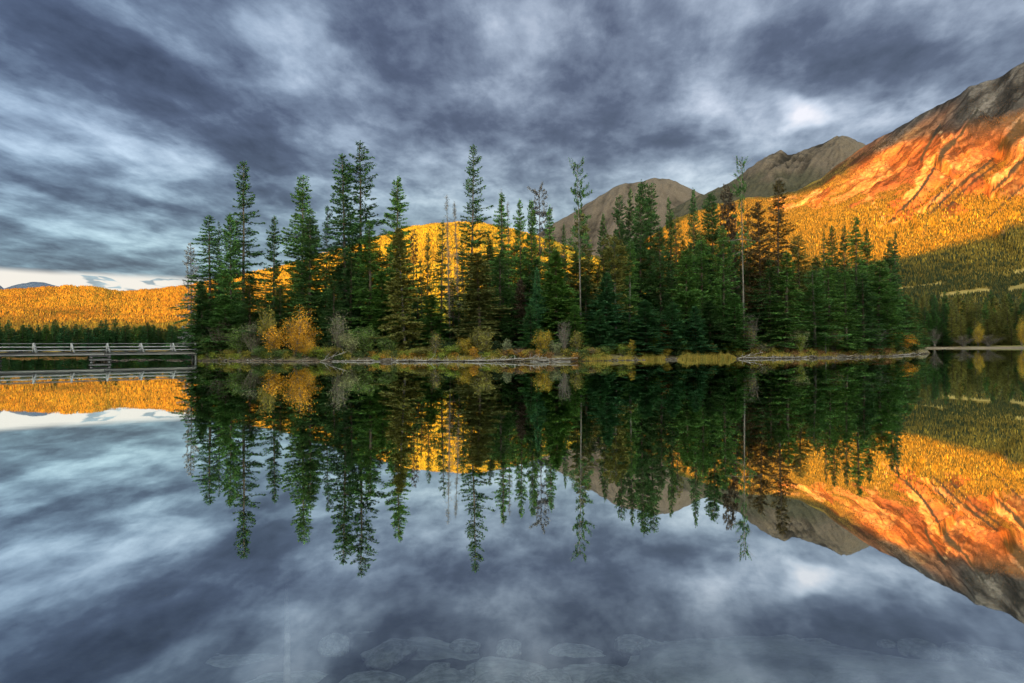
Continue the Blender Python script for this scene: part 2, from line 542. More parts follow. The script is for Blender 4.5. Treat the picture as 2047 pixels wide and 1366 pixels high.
depth = np.interp(YY, [-40, -3, 0, 3, 6, 10, 20, 60, 12000], [3, .8, -.0, .42, .95, 1.8, 3.2, 4, 6])
ZZ = -np.maximum(depth, .12) + (fbm(XX * .8, YY * .8, 4, 5) - .5) * .18 * (np.abs(YY) < 30)
ZZ = np.minimum(ZZ, -.10)
ZZ[YY > 12] = np.minimum(ZZ[YY > 12], -1)


def grid_quads(r, c_):
    i = np.arange(r - 1)[:, None] * c_ + np.arange(c_ - 1)[None, :]
    return np.stack([i, i + 1, i + c_ + 1, i + c_], -1).reshape(-1, 4)


link('lakebed', mesh_np('lakebed', np.stack([XX, YY, ZZ], -1), quads=grid_quads(*XX.shape), smooth=True), mat=m, kind='structure')


# ------------------------------------------------------------------ terrain layers
def tab(table, x):
    t = np.array(table, float)
    return np.interp(x, t[:, 0], t[:, 1])


class Layer:
    def __init__(self, px0, px1, step, ridge, Dr, D0, expo, rows, back=1.25, rise=None):
        self.px = np.arange(px0, px1 + step, step, float)
        n = len(self.px)
        py = tab(ridge, self.px)
        py = py + (fbm(self.px * .045, self.px * 0 + 3, 4, 3) - .5) * 5.0
        self.Dr = tab(Dr, self.px); self.D0 = tab(D0, self.px)
        rp = P(self.px, py, self.Dr)
        self.u = rp[:, 0] / rp[:, 1]; self.zr = rp[:, 2]
        t = np.concatenate([np.linspace(0, 1, rows), 1 + (np.linspace(0, 1, 14)[1:]) ** 1.5 * (back - 1)])
        self.t = t
        Tt = t[:, None]
        self.D = self.D0 + (self.Dr - self.D0) * Tt
        e = tab(expo, self.px)
        z = self.zr * np.clip(Tt, 0, 1) ** e
        over = np.clip(Tt - 1, 0, None)
        z = z - over * self.zr * 2.2
        self.X = self.u * self.D; self.Y = self.D; self.Z = z
        self.T = np.broadcast_to(Tt, z.shape)
        self.PX = np.broadcast_to(self.px, z.shape)

    def pos(self):
        return np.stack([self.X, self.Y, self.Z], -1)

    def sample(self, px, t):
        """bilinear position on the surface"""
        ci = (px - self.px[0]) / (self.px[1] - self.px[0])
        ri = np.interp(t, self.t, np.arange(len(self.t)))
        c0 = np.clip(np.floor(ci).astype(int), 0, len(self.px) - 2); r0 = np.clip(np.floor(ri).astype(int), 0, len(self.t) - 2)
        fc = (ci - c0)[:, None]; fr_ = (ri - r0)[:, None]
        p = self.pos()
        return (p[r0, c0] * (1 - fc) + p[r0, c0 + 1] * fc) * (1 - fr_) + (p[r0 + 1, c0] * (1 - fc) + p[r0 + 1, c0 + 1] * fc) * fr_

    def lookup(self, arr, px, t):
        ci = np.clip(np.rint((px - self.px[0]) / (self.px[1] - self.px[0])).astype(int), 0, len(self.px) - 1)
        ri = np.clip(np.rint(np.interp(t, self.t, np.arange(len(self.t)))).astype(int), 0, len(self.t) - 1)
        return arr[ri, ci]

    def at_pixel(self, px, py):
        """first visible surface point of picture column px at row py"""
        ci = int(np.clip(round((px - self.px[0]) / (self.px[1] - self.px[0])), 0, len(self.px) - 1))
        p = self.pos()[:, ci]
        _, yy = project(p)
        for i in range(len(yy)):
            if yy[i] <= py: return p[i]
        return p[np.argmin(yy)]

    def build(self, name, col):
        me = mesh_np(name, self.pos(), quads=grid_quads(*self.X.shape), smooth=True, attrs={'tint': col.reshape(-1, 3)})
        return link(name, me, mat=M_TERR, kind='structure')


def lerp3(a, b, f):
    return np.asarray(a) * (1 - f[..., None]) + np.asarray(b) * f[..., None]


def seg_dist(px, py, pts):
    """distance and signed side to a polyline in picture pixels (side > 0: right/below)"""
    best = np.full(px.shape, 1e9); side = np.zeros(px.shape); along = np.zeros(px.shape)
    L = 0
    for (x0, y0), (x1, y1) in zip(pts[:-1], pts[1:]):
        dx_, dy_ = x1 - x0, y1 - y0; ln = math.hypot(dx_, dy_)
        tt = np.clip(((px - x0) * dx_ + (py - y0) * dy_) / ln ** 2, 0, 1)
        d = np.hypot(px - x0 - tt * dx_, py - y0 - tt * dy_)
        s = (px - x0) * dy_ - (py - y0) * dx_
        m_ = d < best
        best = np.where(m_, d, best); side = np.where(m_, np.sign(s), side); along = np.where(m_, L + tt * ln, along)
        L += ln
    return best, side, along / L


# --- near golden hills, left and middle
HILL = Layer(-420, 1420, 4,
             ridge=[(-420, 594), (-200, 590), (-60, 586), (0, 584), (40, 579), (100, 576), (180, 577), (240, 585), (290, 583), (340, 577), (400, 569), (450, 556),
                    (500, 548), (560, 535), (600, 524), (640, 512), (700, 492), (760, 474), (820, 456), (870, 448), (920, 445), (960, 447),
                    (1000, 454), (1060, 470), (1130, 492), (1200, 520), (1280, 560), (1420, 640)],
             Dr=[(-420, 1300), (400, 1300), (700, 1500), (920, 1700), (1100, 1700), (1420, 1600)],
             D0=[(-420, 238), (400, 238), (800, 250), (1420, 260)], expo=[(-420, 2.0), (300, 2.0), (600, 1.8), (900, 1.5), (1400, 1.4)], rows=150)
a_ = HILL
nz = fbm(a_.X / 260, a_.Y / 260, 5, 11) - .5
a_.Z = a_.Z + nz * 60 * np.sin(np.clip(a_.T, 0, 1) * math.pi) ** .7 * np.clip(a_.zr / 200, .3, 1.4)
a_.Z[0] = -1.5
hx, hy = project(a_.pos())
# --- right mountain
MTN = Layer(1000, 2560, 3,
            ridge=[(1000, 640), (1100, 590), (1200, 540), (1280, 490), (1350, 440), (1420, 412), (1480, 398), (1540, 394), (1590, 384), (1640, 358),
                   (1690, 322), (1730, 293), (1760, 279), (1800, 256), (1830, 238), (1852, 226), (1880, 210), (1900, 201), (1920, 190), (1935, 176),
                   (1960, 167), (1985, 162), (2005, 152), (2025, 137), (2047, 126), (2120, 85), (2250, 60), (2400, 90), (2560, 120)],
            Dr=[(1000, 2300), (1400, 2500), (1730, 2700), (2047, 2600), (2560, 2300)],
            D0=[(1000, 250), (1700, 235), (1850, 215), (2060, 205), (2560, 190)],
            expo=[(1000, 1.5), (1500, 1.7), (1800, 2.0), (2047, 2.15), (2560, 2.2)], rows=300)
a_ = MTN
ca, sa = .85, .52
A = a_.X * ca + a_.Y * sa; B = -a_.X * sa + a_.Y * ca
up = np.clip(a_.T, 0, 1)
amp = sm(up, .15, .6) * (1 - sm(up, .9, 1.0) * .8)
g1 = fbm(B / 230 + fbm(A / 500, B / 500, 3, 41) * 1.2, A / 1500, 2, 21, ridged=True) - .5
g2 = fbm(B / 70 + fbm(A / 200, B / 200, 3, 43) * 1.5, A / 420, 3, 23, ridged=True) - .5
g3 = fbm(a_.X / 55, a_.Y / 55, 4, 29) - .5
a_.Z = a_.Z + amp * (g1 * 60 + g2 * 34 + g3 * 18 + (fbm(a_.X / 18, a_.Y / 18, 4, 33, gain=.7) - .5) * 12)
a_.Z += (fbm(a_.X / 120, a_.Y / 120, 4, 31) - .5) * 14 * sm(up, .02, .1) * (1 - amp)
bch = a_.Y - a_.D0
a_.Z = np.where(bch < 60, np.maximum(a_.Z, np.minimum(bch * .055 - .1, 1.1)), a_.Z)
a_.Z[0] = -1.0
mx_, my_ = project(a_.pos())
RIBS = [  # gully lines from top to bottom, rib height m, width px
    ([(2110, 205), (2047, 255), (2012, 285), (1992, 312)], 60, 60),
    ([(2080, 290), (2045, 318), (2010, 358), (1990, 375), (1972, 395)], 40, 45),
    ([(1906, 285), (1888, 300), (1868, 335)], 42, 40),
    ([(1868, 335), (1845, 372), (1825, 398), (1785, 430)], 20, 32),
    ([(1985, 318), (1930, 362), (1905, 382), (1878, 410), (1845, 440)], 26, 34),
    ([(1905, 365), (1880, 385), (1860, 410), (1840, 432)], 16, 20),
    ([(1955, 218), (1940, 240), (1920, 270), (1900, 290)], 22, 40),
    ([(2100, 400), (2060, 430), (2015, 460), (1995, 490)], 24, 40),
    ([(1826, 446), (1836, 462), (1850, 468)], 22, 16),
]
for pts, hgt, wpx in RIBS:
    d, s, al = seg_dist(mx_, my_, pts)
    ends = sm(al, 0, .08) * (1 - sm(al, .9, 1.0))
    rib = np.where(s > 0, np.exp(-(d / wpx) ** 2), np.exp(-(d / 3.5) ** 2)) * ends
    a_.Z = a_.Z + rib * hgt * sm(up, .1, .3) * (a_.T <= 1.0)
mx_, my_ = project(a_.pos())

# scree paths (bare pale rubble), from the picture
SCREE = [([(1775, 335), (1752, 362), (1736, 378), (1727, 384)], 5), ([(1727, 380), (1742, 402), (1762, 430), (1770, 445)], 4),
         ([(1862, 318), (1845, 350), (1832, 378), (1818, 396)], 13), ([(1885, 385), (1862, 408), (1842, 426)], 9),
         ([(2030, 330), (2005, 350), (1985, 362)], 16), ([(1905, 330), (1890, 345), (1882, 356)], 5), ([(1822, 440), (1826, 452)], 5),
         ([(1640, 395), (1600, 408), (1570, 420)], 5), ([(1540, 400), (1600, 396), (1640, 384)], 9), ([(1990, 195), (1965, 212), (1950, 225)], 6),
         ([(1935, 470), (1905, 475), (1875, 472)], 5), ([(1880, 265), (1885, 285), (1895, 292)], 4), ([(2005, 460), (1985, 472)], 4),
         ([(1725, 450), (1760, 452), (1800, 440)], 3), ([(1995, 395), (2020, 380), (2047, 360)], 5), ([(2047, 395), (2000, 420)], 4)]
scree = np.zeros(a_.X.shape)
for pts, wpx in SCREE:
    d, s, al = seg_dist(mx_, my_, pts)
    scree = np.maximum(scree, np.exp(-(d / (wpx * .8)) ** 2))
scree = sm(scree + (fbm(B / 16, A / 60, 4, 61) - .5) * 1.5, .55, .75) * .8
fn = fbm(a_.X / 90, a_.Y / 90, 5, 71)
fnl = fbm(B / 130, A / 600, 4, 73)
treeline = sm(my_, 285 + (fnl - .5) * 200, 465 + (fnl - .5) * 240)      # more trees lower down
treeline = np.maximum(treeline, .25 * sm(my_, 200, 300))
bare = sm(fn + (fnl - .5) * .8, .48, .60) * sm(my_, 520, 430) * .9
forest = np.clip(np.maximum(treeline, .12) * (1 - scree) * (1 - bare * sm(my_, 470, 380)), 0, 1)
meadow = np.zeros(a_.X.shape)
for pts, wpx in [([(1885, 592), (1930, 586), (1975, 582)], 6), ([(1800, 578), (1850, 572), (1890, 566)], 3), ([(2020, 580), (2060, 570)], 6),
                 ([(2030, 546), (2060, 540)], 4)]:
    d, s, al = seg_dist(mx_, my_, pts)
    meadow = np.maximum(meadow, sm(np.exp(-(d / wpx) ** 2), .3, .5))
forest *= 1 - meadow
rock = lerp3((.17, .060, .022), (.34, .12, .034), sm(fbm(B / 45, A / 260, 5, 81), .35, .65))
rock = lerp3(rock, (.52, .30, .11), scree)
floor = lerp3((.15, .11, .018), (.24, .18, .025), fbm(a_.X / 60, a_.Y / 60, 4, 91))
gully_shade = np.zeros(a_.X.shape)  # gully shadows painted as dark bands along the rib lines
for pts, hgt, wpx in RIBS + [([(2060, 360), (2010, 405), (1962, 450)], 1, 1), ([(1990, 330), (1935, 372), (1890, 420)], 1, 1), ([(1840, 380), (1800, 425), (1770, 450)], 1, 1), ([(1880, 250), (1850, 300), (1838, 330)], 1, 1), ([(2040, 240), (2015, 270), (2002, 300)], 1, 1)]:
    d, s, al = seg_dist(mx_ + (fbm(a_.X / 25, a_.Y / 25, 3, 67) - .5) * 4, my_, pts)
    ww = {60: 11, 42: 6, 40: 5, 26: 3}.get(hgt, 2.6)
    gully_shade = np.maximum(gully_shade, sm(np.exp(-(d / ww) ** 2) * (1 - sm(al, .85, 1)), .25, .5))
rock = lerp3(rock, lerp3((.26, .11, .04), (.48, .25, .09), sm(fbm(a_.X / 14, a_.Y / 14, 4, 83, gain=.7), .4, .6)), sm(fbm(B / 60, A / 200, 4, 85), .45, .6) * .6)
rock = rock * (.55 + .9 * fbm(a_.X / 9, a_.Y / 9, 3, 87, gain=.8))[..., None]
rock = lerp3(rock, rock.mean(-1, keepdims=True) * np.array([.52, .45, .38]), sm(my_ + (fnl - .5) * 120, 330, 210))  # cloud shade put into the rock colour: greyer and darker toward the top
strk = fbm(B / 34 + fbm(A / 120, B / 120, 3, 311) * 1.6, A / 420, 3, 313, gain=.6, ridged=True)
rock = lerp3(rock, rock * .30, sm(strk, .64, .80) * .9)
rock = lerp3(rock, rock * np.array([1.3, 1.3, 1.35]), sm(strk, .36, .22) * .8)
rock = lerp3(rock, (.030, .026, .018), gully_shade)
forest = forest * (1 - .9 * gully_shade)
col = lerp3(rock, floor, sm(forest, .25, .8) * .85 * (1 - gully_shade))
col = lerp3(col, (.34, .25, .07), meadow)
sand = sm(a_.Y - a_.D0, 17, 12)
col = lerp3(col, (.30, .235, .16), sand)
col = lerp3(col, (.26, .24, .07), sm(a_.Y - a_.D0, 32, 22) * (1 - sand))
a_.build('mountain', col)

a_ = HILL
hf = fbm(a_.X / 130, a_.Y / 130, 4, 95)
hcol = lerp3((.25, .18, .02), (.36, .28, .025), sm(hf, .35, .65))
hcol = hcol * lerp3((1, 1, 1), (1.08, .82, 1.0), sm(a_.X / a_.Y, -.25, -.62))
hcol = lerp3(hcol, (.45, .33, .10), sm(a_.Y - a_.D0, 14, 7))
a_.build('golden_hills', hcol)

# --- bare peaks beyond
PEAK = Layer(1340, 2000, 3,
             ridge=[(1340, 420), (1385, 397), (1420, 386), (1450, 372), (1480, 350), (1500, 336), (1525, 320), (1545, 308), (1562, 301), (1575, 311), (1600, 304),
                    (1640, 288), (1660, 279), (1683, 273), (1705, 279), (1730, 293), (1800, 340), (2000, 460)],
             Dr=[(1340, 4300), (2000, 4300)], D0=[(1340, 2500), (2000, 2500)], expo=[(1340, 1.0), (2000, 1.0)], rows=150, back=1.2)
a_ = PEAK
AA = a_.X * .80 + a_.Y * .6; BB = -a_.X * .6 + a_.Y * .8
gg = fbm(BB / 110 + fbm(AA / 300, BB / 300, 3, 141) * 1.0, AA / 900, 6, 121, gain=.62, ridged=True) - .5
a_.Z = a_.Z - 60 * 0 + gg * 150 * (1 - sm(a_.T, .9, 1.0) * .7) + (fbm(a_.X / 70, a_.Y / 70, 5, 131, gain=.65) - .5) * 60 * (1 - sm(a_.T, .93, 1))
pc = lerp3((.022, .018, .013), (.10, .078, .055), sm(gg + (fbm(a_.X / 40, a_.Y / 40, 5, 133, gain=.7) - .5) * .7, -.18, .22))
gx, gy = project(a_.pos())
pc = lerp3(pc, (.045, .046, .026), sm(gy + (fbm(a_.X / 150, a_.Y / 150, 4, 137) - .5) * 60, 335, 375) * .7)
a_.build('grey_peak', pc)

PEAK2 = Layer(960, 1560, 3,
              ridge=[(960, 520), (1040, 482), (1075, 468), (1100, 452), (1130, 436), (1150, 426), (1170, 410), (1192, 398), (1215, 385), (1238, 371), (1250, 367),
                     (1285, 365), (1298, 359), (1310, 355), (1330, 359), (1350, 365), (1375, 378), (1400, 388), (1430, 398), (1560, 440)],
              Dr=[(960, 6200), (1560, 6200)], D0=[(960, 3800), (1560, 3800)], expo=[(960, 1.0), (1560, 1.0)], rows=120, back=1.2)
a_ = PEAK2
gg = fbm((a_.X * .9 - a_.Y * .43) / 260, (a_.X * .43 + a_.Y * .9) / 1300, 6, 151, gain=.6, ridged=True) - .5
a_.Z = a_.Z + gg * 190 * (1 - sm(a_.T, .9, 1.0) * .8)
pc = lerp3((.040, .031, .021), (.115, .088, .062), sm(gg + (fbm(a_.X / 90, a_.Y / 90, 5, 153, gain=.7) - .5) * .6, -.2, .2))
a_.build('far_peak', pc)

PEAK3 = Layer(-500, 330, 4,
              ridge=[(-500, 590), (-200, 560), (-60, 560), (-5, 569), (8, 577), (25, 572), (45, 566), (70, 563), (90, 566), (115, 571), (160, 585), (330, 600)],
              Dr=[(-500, 11000), (330, 11000)], D0=[(-500, 8500), (330, 8500)], expo=[(-500, 1), (330, 1)], rows=50, back=1.1)
pc = lerp3((.08, .11, .16), (.13, .165, .21), fbm(PEAK3.X / 500, PEAK3.Y / 500, 4, 161))  # distance haze put into the colour as blue
PEAK3.build('blue_mountain', pc)

# ------------------------------------------------------------------ unseen sun blockers behind the camera: ridge and cloud bank shaped for the shade edges
hd = np.array([math.sin(SUN_AZ), math.cos(SUN_AZ)]); pr = np.array([math.cos(SUN_AZ), -math.sin(SUN_AZ)])
TE = math.tan(SUN_EL)


def back_to(p, R):
    """height and lateral coordinate where the sun ray through p crosses the vertical plane R metres behind the camera"""
    al = p[0] * hd[0] + p[1] * hd[1] + R
    return p[0] * pr[0] + p[1] * pr[1], p[2] + al * TE


R1 = 1500.0
low_t = [(HILL, 0, 646), (HILL, 100, 646), (HILL, 200, 646), (HILL, 300, 646), (HILL, 390, 645), (HILL, 480, 642), (HILL, 560, 640), (HILL, 650, 632), (HILL, 740, 620),
         (HILL, 820, 600), (HILL, 900, 595), (MTN, 1700, 524), (MTN, 1760, 520), (MTN, 1830, 514),
         (MTN, 1900, 508), (MTN, 1950, 488), (MTN, 1990, 468), (MTN, 2030, 445), (MTN, 2100, 420), (MTN, 2250, 400)]
pts = sorted(back_to(Lr.at_pixel(px, py), R1) for Lr, px, py in low_t)
s_arr = np.array([p[0] for p in pts]); z_arr = np.array([p[1] for p in pts])
srt = np.linspace(-19000, 3200, 800)
crest = np.interp(srt, s_arr, z_arr)
crest = np.convolve(np.pad(crest, 3, mode='edge'), np.ones(7) / 7, 'valid')
print('ridge crest', z_arr.min(), z_arr.max(), s_arr.min(), s_arr.max())
prof = [(-900, -5), (-600, .3), (-300, .68), (-120, .9), (0, 1.0), (140, .88), (360, .55), (700, .2), (950, -5)]
V = []
for off, f in prof:
    zz = crest * f if f > 0 else np.full_like(crest, -5)
    if 0 < f < 1: zz = zz + (fbm(srt / 120, srt * 0 + off / 100, 4, 7) - .5) * 60
    base = -hd * (R1 - off)
    V.append(np.stack([base[0] + pr[0] * srt, base[1] + pr[1] * srt, zz], -1))
V = np.array(V)
me = mesh_np('shading_ridge', V, quads=grid_quads(V.shape[0], V.shape[1]), smooth=True,
             attrs={'tint': np.tile(np.array([[.06, .08, .035]]), (V.shape[0] * V.shape[1], 1))})
link('unseen_shading_hill', me, mat=M_TERR, kind='structure')  # unseen ridge, crest shaped to shade the lake and lower slopes

R2 = 1400.0
up_t = [(MTN, 1460, 402), (MTN, 1540, 398), (MTN, 1600, 388), (MTN, 1650, 372), (MTN, 1700, 340), (MTN, 1740, 312), (MTN, 1800, 290), (MTN, 1850, 276), (MTN, 1880, 276),
        (MTN, 1910, 270), (MTN, 1940, 250), (MTN, 1980, 236), (MTN, 2047, 222), (MTN, 2120, 200)]
pts = sorted(back_to(Lr.at_pixel(px, py), R2) for Lr, px, py in up_t)
s2a = np.array([p[0] for p in pts]); z2a = np.array([p[1] for p in pts])
print('cloud', s2a, z2a)
bot = np.interp(srt, np.concatenate([[-19000, -1150], s2a]), np.concatenate([[900, 760], z2a]))
bot = np.convolve(np.pad(bot, 2, mode='edge'), np.ones(5) / 5, 'valid')
bot = bot + (fbm(srt / 60, srt * 0, 3, 9) - .5) * 40
ring = []
for k_ in range(14):
    th = 2 * math.pi * k_ / 14
    off = -math.sin(th) * 500
    f = .5 - .5 * math.cos(th)
    lump = (fbm(srt / 200 + 5, srt * 0 + k_ * .7, 4, 12) - .5) * 300 * f
    zz = bot + f * 2600 + lump
    base = -hd * (R2 - off)
    ring.append(np.stack([base[0] + pr[0] * srt, base[1] + pr[1] * srt, zz], -1))
V = np.array(ring + [ring[0]])
m, T, b = principled('shading_cloud_bank', 1.0, 0)
b.inputs['Base Color'].default_value = (.85, .85, .87, 1)
link('cloud', mesh_np('cloud', V, quads=grid_quads(V.shape[0], V.shape[1]), smooth=True), mat=m, kind='structure')  # unseen cloud bank added to keep the sun off the upper slopes

# ------------------------------------------------------------------ far woods on the slopes (uncountable)
rng = np.random.default_rng(4)


def cone_forest(name, pos, h, r, tint):
    """small two-tier conifers, one mesh"""
    n = len(pos); K = 5
    th = np.arange(K) * 2 * math.pi / K
    ph = rng.random(n) * 6.28
    rings = []
    for zf, rf in ((.08, 1.0), (.42, .72)):
        a = th[None] + ph[:, None] + zf * 2
        rr = r[:, None] * rf * (0.75 + .5 * rng.random((n, K)))
        rings.append(np.stack([pos[:, None, 0] + rr * np.cos(a), pos[:, None, 1] + rr * np.sin(a),
                               (pos[:, 2] + h * zf)[:, None] + 0 * rr], -1))
    tip1 = pos.copy(); tip1[:, 2] += h * .72
    tip2 = pos.copy(); tip2[:, 2] += h
    Vv = np.concatenate([rings[0], tip1[:, None], rings[1], tip2[:, None]], 1)      # K+1+K+1
    m_ = 2 * K + 2
    loc = []
    for j in range(K):
        loc.append((j, (j + 1) % K, K)); loc.append((K + 1 + j, K + 1 + (j + 1) % K, 2 * K + 1))
    tr = (np.arange(n) * m_)[:, None, None] + np.array(loc)[None]
    tn = np.repeat(tint[:, None, :], m_, 1)
    return mesh_np(name, Vv, tris=tr.reshape(-1, 3), attrs={'tint': tn.reshape(-1, 3)})


def pick(L, n, tmin, tmax, pmin, pmax, mask=None):
    px = rng.uniform(pmin, pmax, n); t = np.sqrt(rng.uniform(tmin ** 2, tmax ** 2, n))
    if mask is not None:
        keep = rng.random(n) < L.lookup(mask, px, t)
        px = px[keep]; t = t[keep]
    return L.sample(px, t)


p = pick(HILL, 200000, .015, 1.03, -260, 1330)
n = len(p)
q = rng.random(n); pat = fbm(p[:, 0] / 110, p[:, 1] / 110, 3, 55)
tint = np.where((q < .42 - (pat - .5) * 1.2)[:, None], np.array([.25, .175, .02]), np.array([.41, .315, .025]))
lft = sm(p[:, 0] / p[:, 1], -.25, -.62)[:, None]
tint = tint * (1 - lft + lft * np.array([1.12, .80, 1.0]))
tint = np.where((q > .92)[:, None], np.array([.04, .045, .02]), tint)
tint = tint * rng.uniform(.65, 1.3, (n, 1))
h = rng.uniform(3.5, 7.2, n) * (.7 + .7 * pat); h = np.where(p[:, 1] < 420, h * .75, h)
h = h * np.where(p[:, 1] < 700, .8, 1)
link('hillside_wood', cone_forest('hillside_wood', p, h, h * rng.uniform(.16, .26, n), tint), mat=M_FOREST, kind='stuff',
     label='golden and olive autumn wood covering the sunlit hills across the lake', cat='forest')
p = pick(MTN, 380000, .03, .985, 1180, 2330, forest)
n = len(p)
q = rng.random(n); pat = fbm(p[:, 0] / 140, p[:, 1] / 140, 3, 57)
_, ppy = project(p)
hi = sm(ppy, 440, 330)
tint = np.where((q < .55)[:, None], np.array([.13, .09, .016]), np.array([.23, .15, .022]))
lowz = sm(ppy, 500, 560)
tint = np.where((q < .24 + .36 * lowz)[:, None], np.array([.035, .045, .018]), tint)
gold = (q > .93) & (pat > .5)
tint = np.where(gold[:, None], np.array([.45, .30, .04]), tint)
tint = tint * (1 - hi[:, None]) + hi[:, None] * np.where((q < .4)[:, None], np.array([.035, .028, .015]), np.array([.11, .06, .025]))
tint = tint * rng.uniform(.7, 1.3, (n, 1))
tint = tint * (1 - lowz[:, None]) + lowz[:, None] * (tint * .32 + np.array([.018, .026, .009]))  # shade of the lower slope deepened in the tree colour
h = rng.uniform(4, 9, n) * (.65 + .8 * pat) * (1 - .15 * lowz) * np.where(p[:, 1] < 600, .9, 1) * (1 - .4 * hi)
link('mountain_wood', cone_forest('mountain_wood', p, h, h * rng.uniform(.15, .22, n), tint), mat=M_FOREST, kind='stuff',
     label='conifer wood covering the lower slopes of the mountain', cat='forest')

# ------------------------------------------------------------------ tree builders (unit: metres, nominal height 24, radius 4)
def conifer(seed, H=24.0, R=4.0, base=.04, gap=.22, droop=.10, power=.85, leaf=.36, whorl=.52, nb=7, ragged=.25, dens=1.0, top=0.0, clump=0.0):
    rg = np.random.default_rng(seed)
    cg = Geo(); tg = Geo(); dens *= 3.0; power *= .85; gap *= .8
    zs = np.linspace(0, H * .99, 14)
    bend = np.cumsum(rg.normal(0, .035, (14, 2)), 0) * (zs / H)[:, None]
    axis = np.concatenate([bend, zs[:, None]], 1)
    rad = .26 * (1 - zs / H) ** .8 + .02
    tg.tube(axis, rad, 8)
    ax = lambda z: np.array([np.interp(z, zs, bend[:, 0]), np.interp(z, zs, bend[:, 1])])
    Cs = []; Ds = []; Ns = []; Ls = []
    z = H * base
    side_len = lambda az, zz: 1 + ragged * (vnoise(np.array([zz * .55 + 9]), np.array([az * 1.1 + seed]), seed)[0] - .5) * 2.4
    while z < H * .985:
        f = (z - H * base) / (H * (1 - base))
        prof = (1 - f) ** power
        prof *= min(1, .45 + f * 5)               # crown narrows again near its foot
        if top and f > 1 - top: prof *= 1.0
        for i in range(nb):
            az = rg.random() * 6.283
            if rg.random() < gap: continue
            L = R * prof * side_len(az, z) * rg.uniform(.65, 1.08) + .18
            if L < .15: continue
            el = (.35 * f - droop) * 1.6 + rg.normal(0, .09)
            d = np.array([math.cos(az), math.sin(az), 0]); side = np.array([-d[1], d[0], 0])
            o = np.array([*ax(z), z + rg.normal(0, .12)])
            if L > .8 and rg.random() < .5:
                tt = np.array([0, .5, .95])
                tg.tube(o + d * (tt * L)[:, None] + np.array([0, 0, 1]) * (el * L * tt - .12 * L * tt ** 2 + .10 * L * tt ** 3)[:, None],
                        [.035 + .006 * L, .025, .01], 3, False)
            n_ = int(max(4, L * 9.5 * dens))
            if clump:
                kk = max(2, int(L / .7)); cc = rg.uniform(.35, 1, kk)
                t_ = np.clip(cc[rg.integers(0, kk, n_)] + rg.normal(0, .07, n_), .1, 1.05)
            else:
                t_ = rg.uniform(.06, 1, n_) ** .75
            fan = .30 * L * (1.15 - t_) + .10
            lat = rg.uniform(-1, 1, n_) * fan
            cz = el * L * t_ - .16 * L * t_ ** 2 + .14 * L * t_ ** 3 - np.abs(lat) * .18 + rg.normal(0, .055 + .08 * clump, n_)
            c_ = o + d * (t_ * L)[:, None] + side * lat[:, None] + np.array([0, 0, 1]) * cz[:, None]
            dd = d + side * (np.sign(lat) * rg.uniform(.2, 1.1, n_))[:, None] + np.array([0, 0, 1]) * rg.normal(-.12, .30, n_)[:, None]
            nn = np.array([0, 0, 1.0]) + rg.normal(0, .55, (n_, 3))
            Cs.append(c_); Ds.append(dd); Ns.append(nn); Ls.append(np.full(n_, leaf) * rg.uniform(.6, 1.25, n_) * (.6 + .5 * min(1, prof + .2)))
        z += whorl * rg.uniform(.6, 1.3) * (.55 + .45 * (1 - f))
    # leader
    n_ = 26
    zz = rg.uniform(H * .955, H * 1.0, n_); az = rg.random(n_) * 6.28
    c_ = np.stack([axis[-1][0] + .1 * np.cos(az), axis[-1][1] + .1 * np.sin(az), zz], -1)
    Cs.append(c_); Ds.append(np.stack([np.cos(az), np.sin(az), rg.uniform(.8, 2.2, n_)], -1)); Ns.append(rg.normal(0, 1, (n_, 3))); Ls.append(np.full(n_, leaf * .7))
    C_ = np.concatenate(Cs); Lf = np.concatenate(Ls)
    leaves(cg, C_, np.concatenate(Ds), np.concatenate(Ns), Lf, Lf * .42)
    return tg.mesh('trunk', True), cg.mesh('crown')


def dead_tree(seed, H=24.0, R=2.0, leafy=0):
    rg = np.random.default_rng(seed)
    tg = Geo(); bg_ = Geo()
    zs = np.linspace(0, H, 12); bend = np.cumsum(rg.normal(0, .06, (12, 2)), 0)
    tg.tube(np.concatenate([bend, zs[:, None]], 1), .17 * (1 - zs / H) ** .7 + .02, 7)
    for i in range(170):
        z = H * rg.uniform(.22, .985); f = z / H
        L = R * (1 - f) ** .55 * rg.uniform(.3, 1) * (.5 + rg.random()) + .15
        az = rg.random() * 6.28; d = np.array([math.cos(az), math.sin(az), rg.uniform(-.35, .35)])
        o = np.array([np.interp(z, zs, bend[:, 0]), np.interp(z, zs, bend[:, 1]), z])
        e = o + d * L + np.array([0, 0, -.1 * L]); mid = (o + e) / 2 + rg.normal(0, .05, 3)
        bg_.tube([o, mid, e], [.035, .025, .01], 3, False)
        for _ in range(3):
            s = o + (e - o) * rg.uniform(.3, 1)
            bg_.tube([s, s + rg.normal(0, .22, 3), s + rg.normal(0, .35, 3)], [.018, .014, .008], 3, False)
    return tg.mesh('trunk', True), bg_.mesh('branches')


